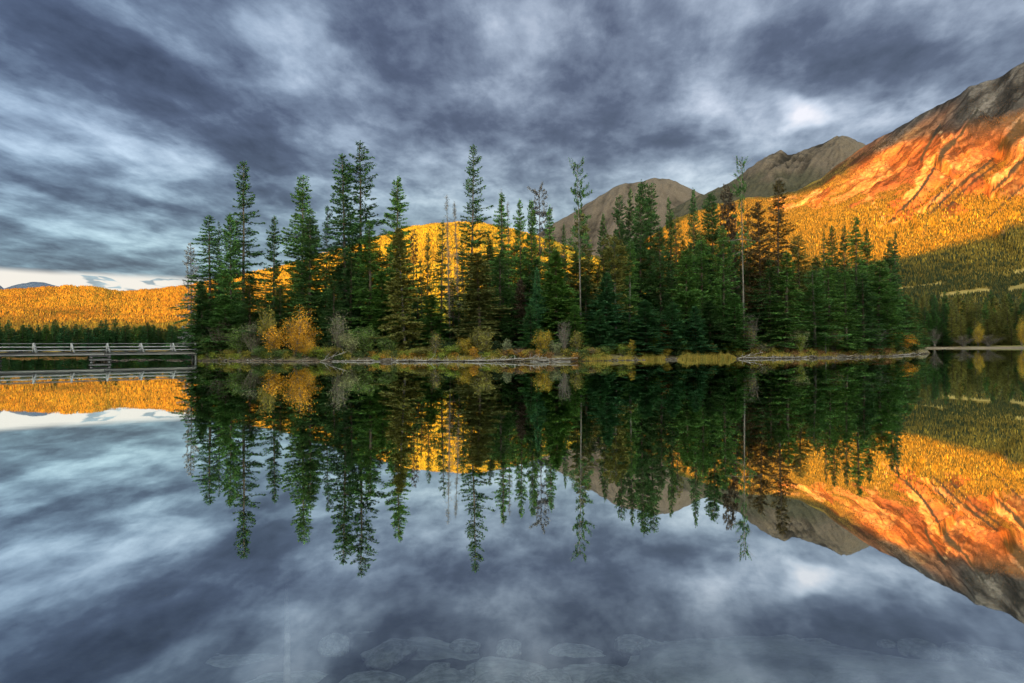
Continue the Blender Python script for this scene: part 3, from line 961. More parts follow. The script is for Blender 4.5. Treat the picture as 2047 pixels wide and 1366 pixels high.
def shrub(seed, H=4.0, R=1.8, n_stem=16, n_leaf=2600, leaf=.17, lean=(0, 0), spread=.9, cone=0.25):
    rg = np.random.default_rng(seed)
    sg = Geo(); lg = Geo(); tips = []; 
    for i in range(n_stem):
        az = rg.random() * 6.28; out = rg.uniform(.15, 1) * spread
        hh = H * rg.uniform(.6, 1.0) * (1 - cone * out)
        ts = np.linspace(0, 1, 6)
        w = rg.normal(0, .05, (6, 2)).cumsum(0)
        x = math.cos(az) * R * out * ts ** 1.3 + w[:, 0] + lean[0] * ts; y = math.sin(az) * R * out * ts ** 1.3 + w[:, 1] + lean[1] * ts
        pth = np.stack([x + rg.normal(0, .08), y + rg.normal(0, .08), ts * hh], -1)
        sg.tube(pth, .032 * (1 - ts * .8) * H / 4, 4, False)
        for _ in range(9):
            t_ = rg.uniform(.3, 1); s = np.array([np.interp(t_, ts, pth[:, k_]) for k_ in range(3)])
            d = rg.normal(0, 1, 3); d[2] = abs(d[2]) * .6 + .2; d /= np.linalg.norm(d)
            L = H * rg.uniform(.08, .24)
            e = s + d * L
            sg.tube([s, (s + e) / 2 + rg.normal(0, .04, 3), e], [.014, .010, .006], 3, False)
            tips += [e, (s + e) / 2, s + (e - s) * .75]
    tips = np.array(tips)
    obs = {}
    if n_leaf:
        idx = rg.integers(0, len(tips), n_leaf)
        c_ = tips[idx] + rg.normal(0, .17 * H / 4 + .05, (n_leaf, 3))
        c_[:, 2] = np.maximum(c_[:, 2], .1)
        ll = leaf * rg.uniform(.6, 1.3, n_leaf)
        leaves(lg, c_, rg.normal(0, 1, (n_leaf, 3)), rg.normal(0, 1, (n_leaf, 3)) + np.array([0, 0, .8]), ll, ll * .6)
        fz = H / max(v_[:, 2].max() for v_ in lg.v)
        for g_ in (sg, lg): g_.v = [v_ * np.array([1, 1, fz]) for v_ in g_.v]
        return sg.mesh('stem'), lg.mesh('foliage')
    return sg.mesh('stem'), None


PROTO = {
    's1': conifer(1, gap=.18, ragged=.30), 's2': conifer(2, gap=.20, ragged=.38, power=.75), 's3': conifer(3, gap=.16, ragged=.3, power=.95, droop=.16),
    's4': conifer(14, gap=.25, ragged=.45, power=.7, base=.10),
    'r1': conifer(4, gap=.42, ragged=.50, power=.62, whorl=.62, dens=.85, base=.12), 'r2': conifer(5, gap=.45, ragged=.55, power=.55, whorl=.66, dens=.8, base=.18, clump=.6),
    'r3': conifer(15, gap=.36, ragged=.45, power=.7, whorl=.58, dens=.9, base=.08),
    'n1': conifer(6, R=4, gap=.12, power=.7, ragged=.3, droop=.05, dens=1.2), 'n2': conifer(7, R=4, gap=.15, power=.55, ragged=.35, whorl=.45),
    'p1': conifer(8, base=.50, gap=.62, power=.30, ragged=.8, whorl=.62, clump=1.0, dens=.75, leaf=.42), 'p2': conifer(9, base=.30, gap=.35, power=.45, ragged=.6, whorl=.6, clump=1.0, leaf=.48),
    'y1': conifer(10, gap=.08, power=.95, dens=1.25, leaf=.5, droop=.0, base=.02, nb=8), 'y2': conifer(11, gap=.12, power=.85, dens=1.2, leaf=.5, base=.02, ragged=.4, nb=8),
    's5': conifer(17, gap=.3, droop=.24, ragged=.6, power=.75), 's6': conifer(18, gap=.34, droop=.16, ragged=.7, power=.9, whorl=.6), 's7': conifer(19, gap=.25, droop=.02, ragged=.5, power=.65, base=.14),
    'y3': conifer(16, gap=.2, power=.7, dens=1.1, leaf=.5, base=.03, ragged=.5, nb=7, droop=.15),
}
DEAD = {'d1': dead_tree(20), 'd2': dead_tree(21)}
for kx, (tm, cm) in PROTO.items(): tm.materials.append(M_BARK); cm.materials.append(M_FOL['dark'])
for kx, (tm, cm) in DEAD.items(): tm.materials.append(M_BARKP); cm.materials.append(M_TWIG)

# island shoreline depth and ground height
SHORE = [(385, 74), (400, 70.8), (500, 67.5), (600, 65), (800, 62.7), (1000, 60.6), (1100, 58.5), (1200, 61), (1300, 64), (1470, 66.6), (1600, 67.4),
         (1700, 71), (1780, 76), (1840, 90), (1862, 99)]


def shore_D(px): return np.interp(px, [s[0] for s in SHORE], [s[1] for s in SHORE])


def ground_z(px, D):
    px = np.asarray(px, float); D = np.asarray(D, float)
    d = D - shore_D(px)
    z = np.interp(d, [-6, -1.5, 0, 1.0, 2.5, 6, 20, 40], [-1.5, -.35, -.02, .22, .55, .95, 1.3, 1.4])
    edge = np.minimum(px - 383, 1868 - px)
    z = np.where(edge < 22, np.minimum(z, -1.0 + np.clip(edge, -30, 22) / 22 * 2.3), z)
    backd = 112 - D
    z = np.where(backd < 6, np.minimum(z, -1 + backd * .35), z)
    return z


gpx = np.arange(355, 1900, 4.0); gt = np.concatenate([np.linspace(-7, 4, 40), np.linspace(4.5, 60, 60)])
GP = np.broadcast_to(gpx, (len(gt), len(gpx))); GD = shore_D(gpx)[None] + gt[:, None]
GZ = ground_z(GP, GD)
GX = U(gpx)[None] * GD
GZ = GZ + (fbm(GX / 1.3, GD / 1.3, 4, 201) - .5) * .22 * sm(gt, -3, 1)[:, None]
GD0 = GD
gtone = fbm(GX / 2.2, GD / 2.2, 4, 203)
gcol = lerp3((.10, .085, .055), (.20, .17, .07), sm(gtone, .3, .7))
gcol = lerp3(gcol, (.035, .028, .018), np.broadcast_to(sm(gt, 1.2, .2)[:, None], GZ.shape))
me = mesh_np('island_ground', np.stack([GX, GD, GZ], -1), quads=grid_quads(*GZ.shape), smooth=True, attrs={'tint': gcol.reshape(-1, 3)})
M_ISL = attr_mat('island_soil', noise_scale=2.5, amp=.45)
M_ISL.node_tree.nodes['Bump'].inputs['Distance'].default_value = .05
link('island_ground', me, mat=M_ISL, kind='structure')

ISL = 'trees standing on the island'


def tree(name, px, ytop, hw, D, proto, folk, label, cat='tree', group=ISL, lean=0.0, bark=None, yaw=None, base=None):
    z0 = float(base if base is not None else ground_z(px, D)) - .12
    b_ = P(px, horizon_y(px), D)
    top_ = P(px, ytop, D)
    Hh = float(top_[2]) - z0
    hwm = hw * D / FPX
    root = link(name, None, loc=(float(b_[0]) - math.tan(lean) * Hh, float(b_[1]), z0), label=label, cat=cat, group=group)
    root.empty_display_size = .5
    root.rotation_euler = (0, lean, 0)
    yaw = random.random() * 6.28 if yaw is None else yaw
    src = DEAD if proto in DEAD else PROTO
    tm, cm = src[proto]
    R0 = 2.0 if proto in DEAD else 4.0
    # widths given in the list are what shows, so branches of average length reach them
    sx = hwm / R0 * (1.52 if proto not in DEAD else 1.0)
    for nm, me_, mt in (('trunk', tm, bark or (M_BARKP if proto in DEAD else M_BARK)), ('branches' if proto in DEAD else 'crown', cm, M_TWIG if proto in DEAD else M_FOL[folk])):
        o = link(nm, me_, parent=root, mat=mt, rot=(0, 0, yaw))
        o.scale = (sx, sx, Hh / 24.0) if nm != 'trunk' else (max(sx, .45), max(sx, .45), Hh / 24.0)
    return root


random.seed(12)
TREES = [
    # px, top, halfwidth, depth, proto, foliage, lean, label
    (380, 484, 16, 84, 'r2', 'pale', 0, 'ghostly pale grey spruce at the far left edge of the island above the bridge end'),
    (416, 430, 36, 78, 's1', 'green', 0, 'broad green spruce, the leftmost large tree of the island beside the bridge'),
    (436, 442, 12, 82, 'r1', 'dark', 0, 'thin open spruce showing just right of the leftmost broad green spruce'),
    (461, 425, 24, 76, 'n1', 'green', 0, 'dense narrow dark green spruce just left of the tall ragged spruce on the left'),
    (487, 321, 36, 80, 'r3', 'dark', 0, 'tall ragged spruce, the leftmost of the very tall trees on the island'),
    (548, 430, 23, 79, 's2', 'dark', 0, 'pointed slim spruce alone between the tall ragged left spruce and the orange tree'),
    (606, 350, 36, 80, 's4', 'green', 0, 'tall full spruce rising behind the orange willow'),
    (622, 432, 36, 74, 'n2', 'dark', 0, 'dense dark spruce column right behind the orange willow'),
    (655, 410, 17, 82, 'r3', 'dark', 0, 'thin spruce between the tree behind the orange willow and the tall pair'),
    (686, 307, 38, 80, 's4', 'dark', 0, 'second tallest spruce, left one of the tallest pair'),
    (717, 282, 42, 83, 'r1', 'dark', 0, 'tallest tree of the island, an open topped spruce right in the tallest pair'),
    (739, 440, 42, 74, 's3', 'green', 0, 'bushy green spruce in front of the foot of the tallest pair'),
    (793, 352, 34, 79, 's2', 'green', 0, 'tall dense spruce right of the tallest pair'),
    (797, 456, 30, 68, 'y3', 'olive', math.radians(-3), 'olive brown spruce with a pale leaning trunk on the bank below the dense tall spruce'),
    (827, 458, 16, 82, 'r2', 'brown', 0, 'sparse brownish spruce at the left edge of the golden gap'),
    (856, 464, 13, 80, 'r3', 'dark', 0, 'small slim dark spruce standing within the golden gap'),
    (885, 440, 24, 76, 's2', 'dark', 0, 'dark narrow spruce in the middle of the golden gap beside the dead snags'),
    (948, 288, 30, 80, 'r3', 'dark', 0, 'very tall slender spruce with open branches standing alone at the centre of the island'),
    (955, 505, 42, 68, 'y3', 'olive', 0, 'low spreading olive spruce below the tall slender central spruce'),
    (1003, 385, 26, 77, 's1', 'green', 0, 'green spruce with a bare crooked tip right of the tall slender central spruce'),
    (1040, 397, 21, 78, 's2', 'green', 0, 'pointed green spruce, left of the round topped pine'),
    (1064, 398, 18, 80, 'n1', 'green', 0, 'round topped green pine left of the sparse wispy pine'),
    (1080, 378, 18, 82, 'p1', 'grey', 0, 'sparse wispy pine with thin bare branches near the centre of the island'),
    (1100, 410, 25, 76, 's3', 'green', 0, 'green spruce left of the tall bare trunked pine'),
    (1073, 535, 17, 68, 'y2', 'teal', 0, 'slim blue green young spruce in the middle front row'),
    (1041, 560, 20, 69, 'y3', 'brown', 0, 'brown grey dying spruce in the middle front row'),
    (1115, 500, 42, 69, 'y2', 'green', 0, 'broad bright green spruce of the front row left of the bare pine trunk'),
    (1128, 446, 11, 92, 's1', 'dark', 0, 'small distant spruce tip showing left of the tall bare trunked pine'),
    (1158, 328, 14, 71, 'p1', 'dark', math.radians(-.6), 'tall pine with a narrow tufted top and long bare trunk reaching the bank'),
    (1160, 418, 30, 78, 's2', 'olive', 0, 'bushy spruce directly behind the tall bare trunked pine'),
    (1207, 425, 18, 82, 's1', 'dark', 0, 'small pointed spruce right of the tall bare trunked pine'),
    (1228, 470, 26, 72, 'p2', 'olive', math.radians(-.8), 'yellowish pine with a thin pale trunk right of the tall bare trunked pine'),
    (1240, 390, 25, 79, 's4', 'dark', 0, 'dark spruce left of the big double topped spruce'),
    (1262, 375, 17, 81, 's2', 'dark', 0, 'slim pointed spruce touching the left side of the double topped spruce'),
    (1284, 361, 25, 77, 'n2', 'dark', 0, 'left top of the big double topped dark spruce group'),
    (1304, 366, 28, 78, 's4', 'dark', 0, 'right top of the big double topped dark spruce group, with a long side branch'),
    (1340, 394, 17, 79, 's2', 'dark', 0, 'slim dark spruce right of the double topped spruce group'),
    (1352, 432, 20, 84, 'r2', 'olive', 0, 'see-through spruce with golden light behind it right of the slim dark spruce'),
    (1388, 375, 19, 78, 's1', 'dark', 0, 'pointed dark spruce left of the round topped spruce'),
    (1427, 384, 26, 79, 'n2', 'dark', 0, 'round topped dark spruce left of the tallest thin pine on the right half'),
    (1457, 370, 15, 82, 'p2', 'brown', 0, 'thin half bare spruce immediately left of the tallest thin pine'),
    (1483, 323, 10, 72, 'p1', 'dark', math.radians(-.7), 'tallest thin pine of the right half with a crooked clubbed top and pale trunk'),
    (1495, 408, 13, 82, 'r1', 'red', 0, 'narrow glow reddened spruce right of the tallest thin pine'),
    (1518, 402, 26, 74, 's4', 'red', math.radians(-1.2), 'glow reddened spruce with a pale leaning trunk left of the tall glow reddened spruce'),
    (1560, 358, 33, 78, 'r3', 'red', 0, 'tall glow reddened spruce standing against the orange mountain slope'),
    (1596, 470, 32, 80, 's4', 'olive', 0, 'broad olive spruce right of the tall glow reddened spruce'),
    (1647, 462, 19, 78, 's2', 'dark', 0, 'pointed spruce, leftmost of the group before the yellow slope on the right'),
    (1665, 449, 20, 80, 's1', 'dark', 0, 'second pointed spruce of the group before the yellow slope'),
    (1688, 450, 15, 81, 's2', 'dark', 0, 'slim pointed spruce left of the tallest one before the yellow slope'),
    (1713, 433, 26, 78, 's1', 'green', 0, 'tallest pointed spruce of the group before the yellow slope on the right'),
    (1736, 455, 17, 82, 's2', 'dark', 0, 'slim spruce right behind the tallest one before the yellow slope'),
    (1782, 480, 20, 84, 's2', 'dark', 0, 'pointed spruce near the right end of the island'),
    (1792, 462, 13, 87, 's1', 'dark', 0, 'slim taller spruce tip at the right end of the island'),
    (1757, 520, 36, 79, 'n1', 'green', 0, 'low rounded green spruce before the pair at the right end of the island'),
    (1812, 588, 30, 89, 's3', 'green', 0, 'sloping low green spruce, the rightmost conifer of the island'),
    # front and middle rows
    (925, 478, 19, 79, 's6', 'dark', 0, 'ragged dark spruce between the dead snags and the very tall slender central spruce'),
    (978, 462, 20, 79, 's5', 'dark', 0, 'dark spruce between the tall slender central spruce and the one with the bare crooked tip'),
    (843, 520, 17, 78, 's6', 'dark', 0, 'short ragged spruce at the left edge of the golden gap below the sparse brownish one'),
    (404, 560, 26, 74, 'y1', 'dark', 0, 'low dark spruce under the leftmost broad green spruce by the bridge end'),
    (500, 560, 36, 73, 's4', 'dark', 0, 'low dark spruce at the foot of the tall ragged left spruce'),
    (560, 570, 28, 74, 's4', 'dark', 0, 'low dark spruce left behind the orange willow'),
    (668, 560, 30, 72, 's1', 'dark', 0, 'dark lower spruce right of the orange willow'),
    (703, 500, 32, 76, 's3', 'dark', 0, 'dark spruce under the left of the tallest pair'),
    (765, 540, 34, 72, 'y2', 'green', 0, 'green spruce left of the olive spruce with the leaning trunk'),
    (835, 575, 24, 73, 's2', 'dark', 0, 'low dark spruce right of the olive spruce with the leaning trunk'),
    (862, 590, 30, 70, 'y3', 'green', 0, 'thin green spruce in the lower left of the golden gap'),
    (905, 560, 26, 75, 's3', 'dark', 0, 'low dark spruce in the lower right of the golden gap'),
    (1000, 500, 36, 72, 's3', 'dark', 0, 'full dark spruce in front of the spruce with the bare crooked tip'),
    (1022, 590, 24, 69, 'y2', 'dark', 0, 'low dark spruce left of the dying brown grey spruce'),
    (1172, 545, 30, 74, 's3', 'dark', 0, 'dark spruce right behind the long bare pine trunk'),
    (1212, 545, 36, 69, 'y2', 'teal', 0, 'blue green spruce left of the thin pale trunk'),
    (1262, 478, 28, 73, 's3', 'green', 0, 'green spruce right of the yellowish pine with pale trunk'),
    (1290, 600, 40, 66.5, 'y1', 'teal', 0, 'broad young blue green spruce standing at the water edge of the bank'),
    (1342, 602, 30, 67.5, 'y1', 'teal', 0, 'pointed young blue green spruce behind the brown orange bush'),
    (1320, 452, 28, 75, 's4', 'dark', 0, 'dark spruce filling between the double topped group and the see-through spruce'),
    (1372, 500, 32, 72, 'y3', 'green', 0, 'bright green spruce in front of the see-through spruce'),
    (1405, 470, 34, 74, 's3', 'green', 0, 'full green spruce below the pointed dark spruce'),
    (1448, 452, 32, 73, 's1', 'green', 0, 'full green spruce left of the pale trunk of the tallest thin pine'),
    (1500, 510, 32, 75, 's3', 'dark', 0, 'dark spruce right of the pale trunk of the tallest thin pine'),
    (1540, 520, 32, 72, 's1', 'dark', 0, 'dark spruce below the tall glow reddened spruce on its left'),
    (1575, 500, 38, 71, 's3', 'green', 0, 'full green spruce below the tall glow reddened spruce on its right'),
    (1624, 540, 34, 72, 's4', 'green', math.radians(-2), 'green spruce with a pale leaning lower trunk in the right half'),
    (1655, 520, 32, 73, 's1', 'green', 0, 'full green spruce under the leftmost of the group before the yellow slope'),
    (1690, 540, 32, 74, 's3', 'green', 0, 'full green spruce left of the tallest pointed spruce of the right group'),
    (1725, 545, 32, 76, 's3', 'dark', 0, 'dark spruce right of the tallest pointed spruce of the right group'),
    (1775, 560, 30, 81, 's3', 'green', 0, 'full green spruce at the foot of the pair at the right end of the island'),
    (1420, 600, 34, 69, 'y2', 'dark', 0, 'low dark spruce above the bed of yellow shore grass'),
    (1470, 590, 30, 69.5, 'y3', 'green', 0, 'low green spruce right of the one above the yellow shore grass'),
    (1200, 620, 26, 66, 'y2', 'teal', 0, 'small blue green spruce near the bank left of the broad young one'),
    (1150, 610, 22, 66, 'y3', 'green', 0, 'small green spruce near the bank left of the bare pine trunk'),
    (1060, 610, 20, 66, 'y3', 'teal', 0, 'small blue green spruce right of the dying brown grey spruce'),
    (450, 590, 30, 73, 'y3', 'green', 0, 'low green spruce behind the grey bare bush near the bridge'),
    (1390, 612, 24, 67.5, 'y2', 'teal', 0, 'small blue green spruce left above the yellow shore grass'),
]
for ti, t in enumerate(TREES):
    px, yt, hw, D, pr_, fo, ln, lb = t
    if ti % 3 == 1: pr_ = {'s1': 's5', 's2': 's6', 's3': 's5', 's4': 's7'}.get(pr_, pr_)
    if ln == 0: ln = math.radians(((ti * 37) % 9 - 4) * .28)
    nm = 'pine_tree' if 'pine' in lb else 'spruce_tree'
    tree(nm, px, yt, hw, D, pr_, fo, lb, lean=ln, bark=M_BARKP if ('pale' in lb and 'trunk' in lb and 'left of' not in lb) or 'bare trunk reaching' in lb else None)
tree('dead_tree', 893, 390, 17, 74, 'd1', None, 'taller leafless snag with broken twigs rising in the golden gap', lean=math.radians(-1.5))
tree('dead_tree', 912, 402, 15, 75, 'd2', None, 'shorter leafless snag right of the taller one in the golden gap', lean=math.radians(-1.5))
tree('dead_tree', 1018, 404, 15, 80, 'd1', None, 'thin leafless snag beside the spruce with the bare crooked tip')
tree('dead_tree', 1004, 378, 12, 78, 'd2', None, 'bare crooked dead tip rising out of the green spruce right of centre')
# interior filler
rf = random.Random(5)
ENV = [(390, 560), (470, 560), (520, 610), (560, 600), (600, 520), (640, 600), (690, 500), (780, 480), (815, 520), (840, 620), (870, 640), (930, 600),
       (960, 520), (1000, 480), (1100, 500), (1180, 500), (1250, 450), (1330, 480), (1400, 480), (1500, 485), (1600, 530), (1700, 520), (1780, 530), (1810, 600)]
for i in range(84):
    px = 392 + (1812 - 392) * (i + rf.random() * .9) / 84
    base_t = np.interp(px, [e[0] for e in ENV], [e[1] for e in ENV])
    D = float(shore_D(px)) + rf.uniform(15, 36)
    tree('spruce_tree', px, base_t + rf.uniform(-20, 45), rf.uniform(24, 34), D, rf.choice(['s1', 's2', 's3', 's4', 's5', 's6', 'n1']), 'dark',
         'dark spruce deep inside the island wood, mostly hidden behind the front rows', group='inner trees of the island wood')

# ------------------------------------------------------------------ shrubs and saplings on the bank
SH = {'a': shrub(31), 'b': shrub(32, n_stem=22, n_leaf=3600), 'c': shrub(33, n_leaf=0, n_stem=26), 'd': shrub(34, n_leaf=700, n_stem=24, leaf=.14),
      't': shrub(35, H=4, R=.8, n_stem=9, n_leaf=1100), 'o': shrub(36, H=4, R=1.7, n_stem=18, n_leaf=6500, leaf=.095, cone=.75), 'u': shrub(37, H=4, R=.9, n_stem=12, n_leaf=500, spread=.7)}
for kx, (a1, b1) in SH.items():
    a1.materials.append(M_TWIG)
    if b1: b1.materials.append(M_FOL['bush'])
SHR = [  # px, ytop, halfwidth, dist from shore, proto, foliage, lean, name, label
    (440, 636, 36, 2.6, 'd', 'brown', .1, 'bush', 'grey half bare bush with spreading twigs right beside the bridge end'),
    (478, 646, 34, 2.8, 'b', 'bush', 0, 'bush', 'green bush right of the grey half bare bush by the bridge'),
    (505, 640, 34, 3.4, 'd', 'sage', 0, 'bush', 'grey green twiggy bush left of the orange willow'),
    (415, 672, 30, 2.4, 'b', 'bush', 0, 'bush', 'low dark green bush covering the bridge railing end'),
    (594, 597, 42, 3.0, 'o', 'orange', .05, 'willow_tree', 'bright orange autumn willow, the large orange tree on the left part of the bank'),
    (552, 604, 22, 4.0, 'a', 'yolive', -.25, 'willow_tree', 'yellow green willow leaning left out from the large orange one'),
    (547, 650, 24, 2.2, 't', 'orange', -.1, 'sapling', 'small orange sapling left of the large orange willow'),
    (612, 668, 26, 2.4, 'o', 'orange', .1, 'bush', 'orange yellow bush low on the right side of the orange willow'),
    (640, 692, 30, 1.8, 'b', 'lime', 0, 'bush', 'low lime green bush on the bank right below the orange willow'),
    (560, 696, 30, 1.8, 'b', 'bush', 0, 'bush', 'low green bush on the bank left below the orange willow'),
    (680, 618, 34, 3.2, 'd', 'sage', 0, 'bush', 'tall grey green bush with bare silvery branches right of the orange willow'),
    (700, 660, 30, 2.2, 'a', 'sage', 0, 'bush', 'grey green bush at the water right of the silvery branches'),
    (735, 650, 34, 3.5, 'b', 'bush', 0, 'bush', 'dark green bush below the bushy spruce of the tallest pair'),
    (775, 668, 28, 3.0, 'b', 'bush', 0, 'bush', 'dark green bush left of the leaning trunk'),
    (664, 690, 26, 1.6, 'a', 'yolive', 0, 'bush', 'small yellow olive bush under the silvery branches'),
    (868, 655, 16, 2.2, 'u', 'yolive', .05, 'sapling', 'pale thin stemmed sapling cluster on the bank below the golden gap'),
    (845, 692, 34, 1.8, 'b', 'yolive', 0, 'bush', 'low yellow olive bush left of the thin stemmed saplings'),
    (905, 688, 30, 2.0, 'b', 'lime', 0, 'bush', 'low green bush right of the thin stemmed saplings'),
    (928, 672, 20, 2.4, 'a', 'yellow', 0, 'bush', 'yellow bush left of the olive round bush'),
    (962, 652, 30, 2.6, 'b', 'yolive', 0, 'bush', 'round olive bush with yellowing right side near the white fallen trunk'),
    (948, 692, 11, 1.4, 't', 'orange', 0, 'bush', 'small vivid orange bush at the water by the white fallen trunk'),
    (1012, 676, 12, 3.0, 't', 'sage', 0, 'sapling', 'small grey green sapling left of the yellow round bush'),
    (1086, 656, 24, 3.2, 'a', 'yellow', 0, 'bush', 'yellow round bush in the middle of the bank'),
    (1108, 680, 18, 3.0, 'b', 'sage', 0, 'bush', 'grey green bush right of the yellow round bush'),
    (1128, 632, 24, 3.0, 'c', None, 0, 'sapling', 'leafless pale stemmed sapling cluster left of the bare pine trunk'),
    (1152, 660, 15, 3.6, 't', 'yolive', 0, 'sapling', 'yellow olive sapling directly left of the bare pine trunk'),
    (1240, 685, 15, 2.2, 'a', 'lime', 0, 'bush', 'bright green low bush left of the small yellow sapling'),
    (1263, 678, 9, 2.0, 't', 'yellow', 0, 'sapling', 'small yellow sapling left of the broad young spruce'),
    (1307, 660, 14, 2.2, 'a', 'lime', 0, 'bush', 'bright lime green bush right of the broad young spruce'),
    (1330, 642, 17, 2.6, 'a', 'rust', 0, 'bush', 'brown orange bush right of the lime green bush'),
    (1332, 694, 14, 1.4, 'a', 'yellow', 0, 'bush', 'small yellow bush at the water left of the yellow shore grass'),
    (1386, 638, 13, 3.0, 't', 'yellow', 0, 'sapling', 'tall narrow yellow sapling above the yellow shore grass'),
    (1360, 676, 28, 2.4, 'b', 'bush', 0, 'bush', 'green bush left above the yellow shore grass'),
    (1412, 680, 26, 2.2, 'b', 'yolive', 0, 'bush', 'yellow green bush right above the yellow shore grass'),
    (1440, 638, 20, 3.0, 'u', 'brown', 0, 'sapling', 'brownish thin sapling above the right end of the yellow shore grass'),
    (1456, 678, 17, 2.2, 'a', 'lime', 0, 'bush', 'lime yellow bush at the right end of the yellow shore grass'),
    (1502, 618, 24, 2.6, 'c', None, 0, 'bush', 'tall bare grey willow bush on the stony bank'),
    (1497, 640, 20, 2.4, 'u', 'yolive', 0, 'bush', 'sparse yellowing bush tangled in the tall bare grey willow'),
    (1527, 684, 24, 2.4, 'd', 'yolive', 0, 'bush', 'low olive bush right of the tall bare grey willow'),
    (1590, 652, 28, 3.0, 'b', 'sage', 0, 'bush', 'green bush with a yellow patch between the two pale leaning trunks'),
    (1600, 664, 12, 2.2, 'a', 'lime', 0, 'bush', 'small yellow green bush in front of the green one between the leaning trunks'),
    (1666, 640, 26, 2.6, 'd', 'yolive', 0, 'bush', 'twiggy yellow green upright bush right of the second leaning trunk'),
    (1735, 644, 36, 4.0, 'd', 'grey', 0, 'bush', 'large dark grey leafless looking bush near the right end of the bank'),
    (1777, 660, 18, 3.0, 'a', 'yolive', 0, 'bush', 'yellow green bush left of the orange spray at the right end'),
    (1804, 662, 22, 4.0, 'a', 'orange', .25, 'bush', 'orange branches fanning right at the right end of the island'),
    (1825, 676, 22, 4.5, 'b', 'bush', 0, 'bush', 'green bush at the rightmost tip of the island'),
    (1790, 690, 28, 2.5, 'b', 'bush', 0, 'bush', 'low green bush below the orange branches at the right end'),
    (1640, 690, 22, 2.6, 'b', 'bush', 0, 'bush', 'low green bush left of the twiggy upright bush'),
    (1210, 690, 20, 2.2, 'b', 'bush', 0, 'bush', 'low dark bush right of the bare pine trunk'),
    (1180, 694, 24, 2.0, 'd', 'rust', 0, 'bush', 'low rusty scrub at the foot of the bare pine trunk'),
    (1040, 694, 30, 2.0, 'd', 'rust', 0, 'bush', 'low rusty scrub behind the white fallen trunk'),
    (520, 690, 26, 2.0, 'b', 'bush', 0, 'bush', 'low green bush left of the small orange sapling'),
    (460, 696, 24, 1.8, 'b', 'yolive', 0, 'bush', 'low olive bush under the grey half bare bush'),
]
for px, yt, hw, off, pr_, fo, ln, nm, lb in SHR:
    D = float(shore_D(px)) + off
    z0 = float(ground_z(px, D)) - .05
    b_ = P(px, horizon_y(px), D); Hh = float(P(px, yt, D)[2]) - z0
    hwm = hw * D / FPX
    root = link(nm, None, loc=(float(b_[0]), float(b_[1]), z0), label=lb, cat='tree' if 'tree' in nm or nm == 'sapling' else 'bush', group='bushes and saplings along the bank')
    root.rotation_euler = (0, ln, 0); yaw = random.random() * 6
    a1, b1 = SH[pr_]
    R0 = {'t': 1.0, 'u': 1.15, 'o': 1.6}.get(pr_, 1.9)
    for n_, me_, mt in (('stem', a1, M_TWIG), ('foliage', b1, M_FOL.get(fo))):
        if me_ is None: continue
        o = link(n_, me_, parent=root, mat=mt, rot=(0, 0, yaw)); o.scale = (hwm / R0, hwm / R0, Hh / 4.0)

# ------------------------------------------------------------------ far tree lines as single trees
rf = random.Random(9)
for i in range(96):
    px = -40 + 450 * (i + rf.random()) / 96
    big = rf.random() < .12
    D = rf.uniform(243, 262)
    tree('spruce_tree', px, (634 if big else 648) + rf.uniform(0, 14), rf.uniform(8, 12), D, rf.choice(['s1', 's2', 's3', 'n1']), rf.choice(['farteal', 'farteal', 'dark', 'green']),
         ('taller dark spruce poking above the shaded tree line across the water behind the bridge' if big else 'ordinary height spruce in the shaded tree line across the water behind the bridge'), group='taller spruces of the far tree line behind the bridge' if big else 'far tree line behind the bridge', base=.3)
for i in range(85):
    px = 1818 + 260 * (i + rf.random()) / 85
    row = i % 3
    D = 226 + row * 16 + rf.uniform(0, 10)
    yt = (622, 600, 585)[row] + rf.uniform(-6, 34)
    tree('spruce_tree', px, yt, rf.uniform(8, 13), D, rf.choice(['s1', 's2', 's3', 'n1']), rf.choice(['farolive', 'olive', 'dark', 'green', 'farolive']),
         ('spruce of the front row on the far right beach', 'spruce of the second row behind the far right beach', 'spruce of the back row near the aspens on the far right shore')[row], group=('front row', 'second row', 'back row')[row] + ' of spruces on the far right shore', base=.6)
for px, yt, hw, D, lb in [(1818, 600, 11, 300, 'golden aspen left end of the far right shore behind the island tip'), (1842, 598, 10, 300, 'golden aspen second from the island tip on the far right shore'),
                      (1868, 588, 6, 330, 'small pale golden aspen left of the long aspen stand'), (1900, 588, 16, 330, 'pale green gold aspen, left of the long aspen stand'),
                      (1925, 582, 16, 330, 'pale gold aspen in the middle of the long aspen stand'), (1950, 582, 17, 330, 'deep gold aspen right in the long aspen stand'),
                      (1968, 588, 12, 325, 'gold aspen at the right end of the long aspen stand'), (1990, 584, 10, 325, 'single yellow aspen with white trunk right of the long aspen stand'),
                      (2040, 576, 16, 330, 'gold aspen at the right border of the picture'), (1955, 636, 10, 223, 'yellow green young tree low on the far right shore'),
                      (2042, 620, 9, 222, 'small yellow tree at the right border near the shore')]:
    z0 = .8 if D < 300 else 6
    b_ = P(px, horizon_y(px), D); Hh = float(P(px, yt, D)[2]) - z0; hwm = hw * D / FPX
    root = link('aspen_tree', None, loc=(float(b_[0]), float(b_[1]), z0), label=lb, cat='tree', group='golden aspens on the far right shore')
    a1, b1 = SH['o']
    for n_, me_, mt in (('stem', a1, M_BARKP), ('foliage', b1, M_FOL['aspen'])):
        o = link(n_, me_, parent=root, mat=mt, rot=(0, 0, rf.random() * 6)); o.scale = (hwm / 1.5, hwm / 1.5, Hh / 4.0)
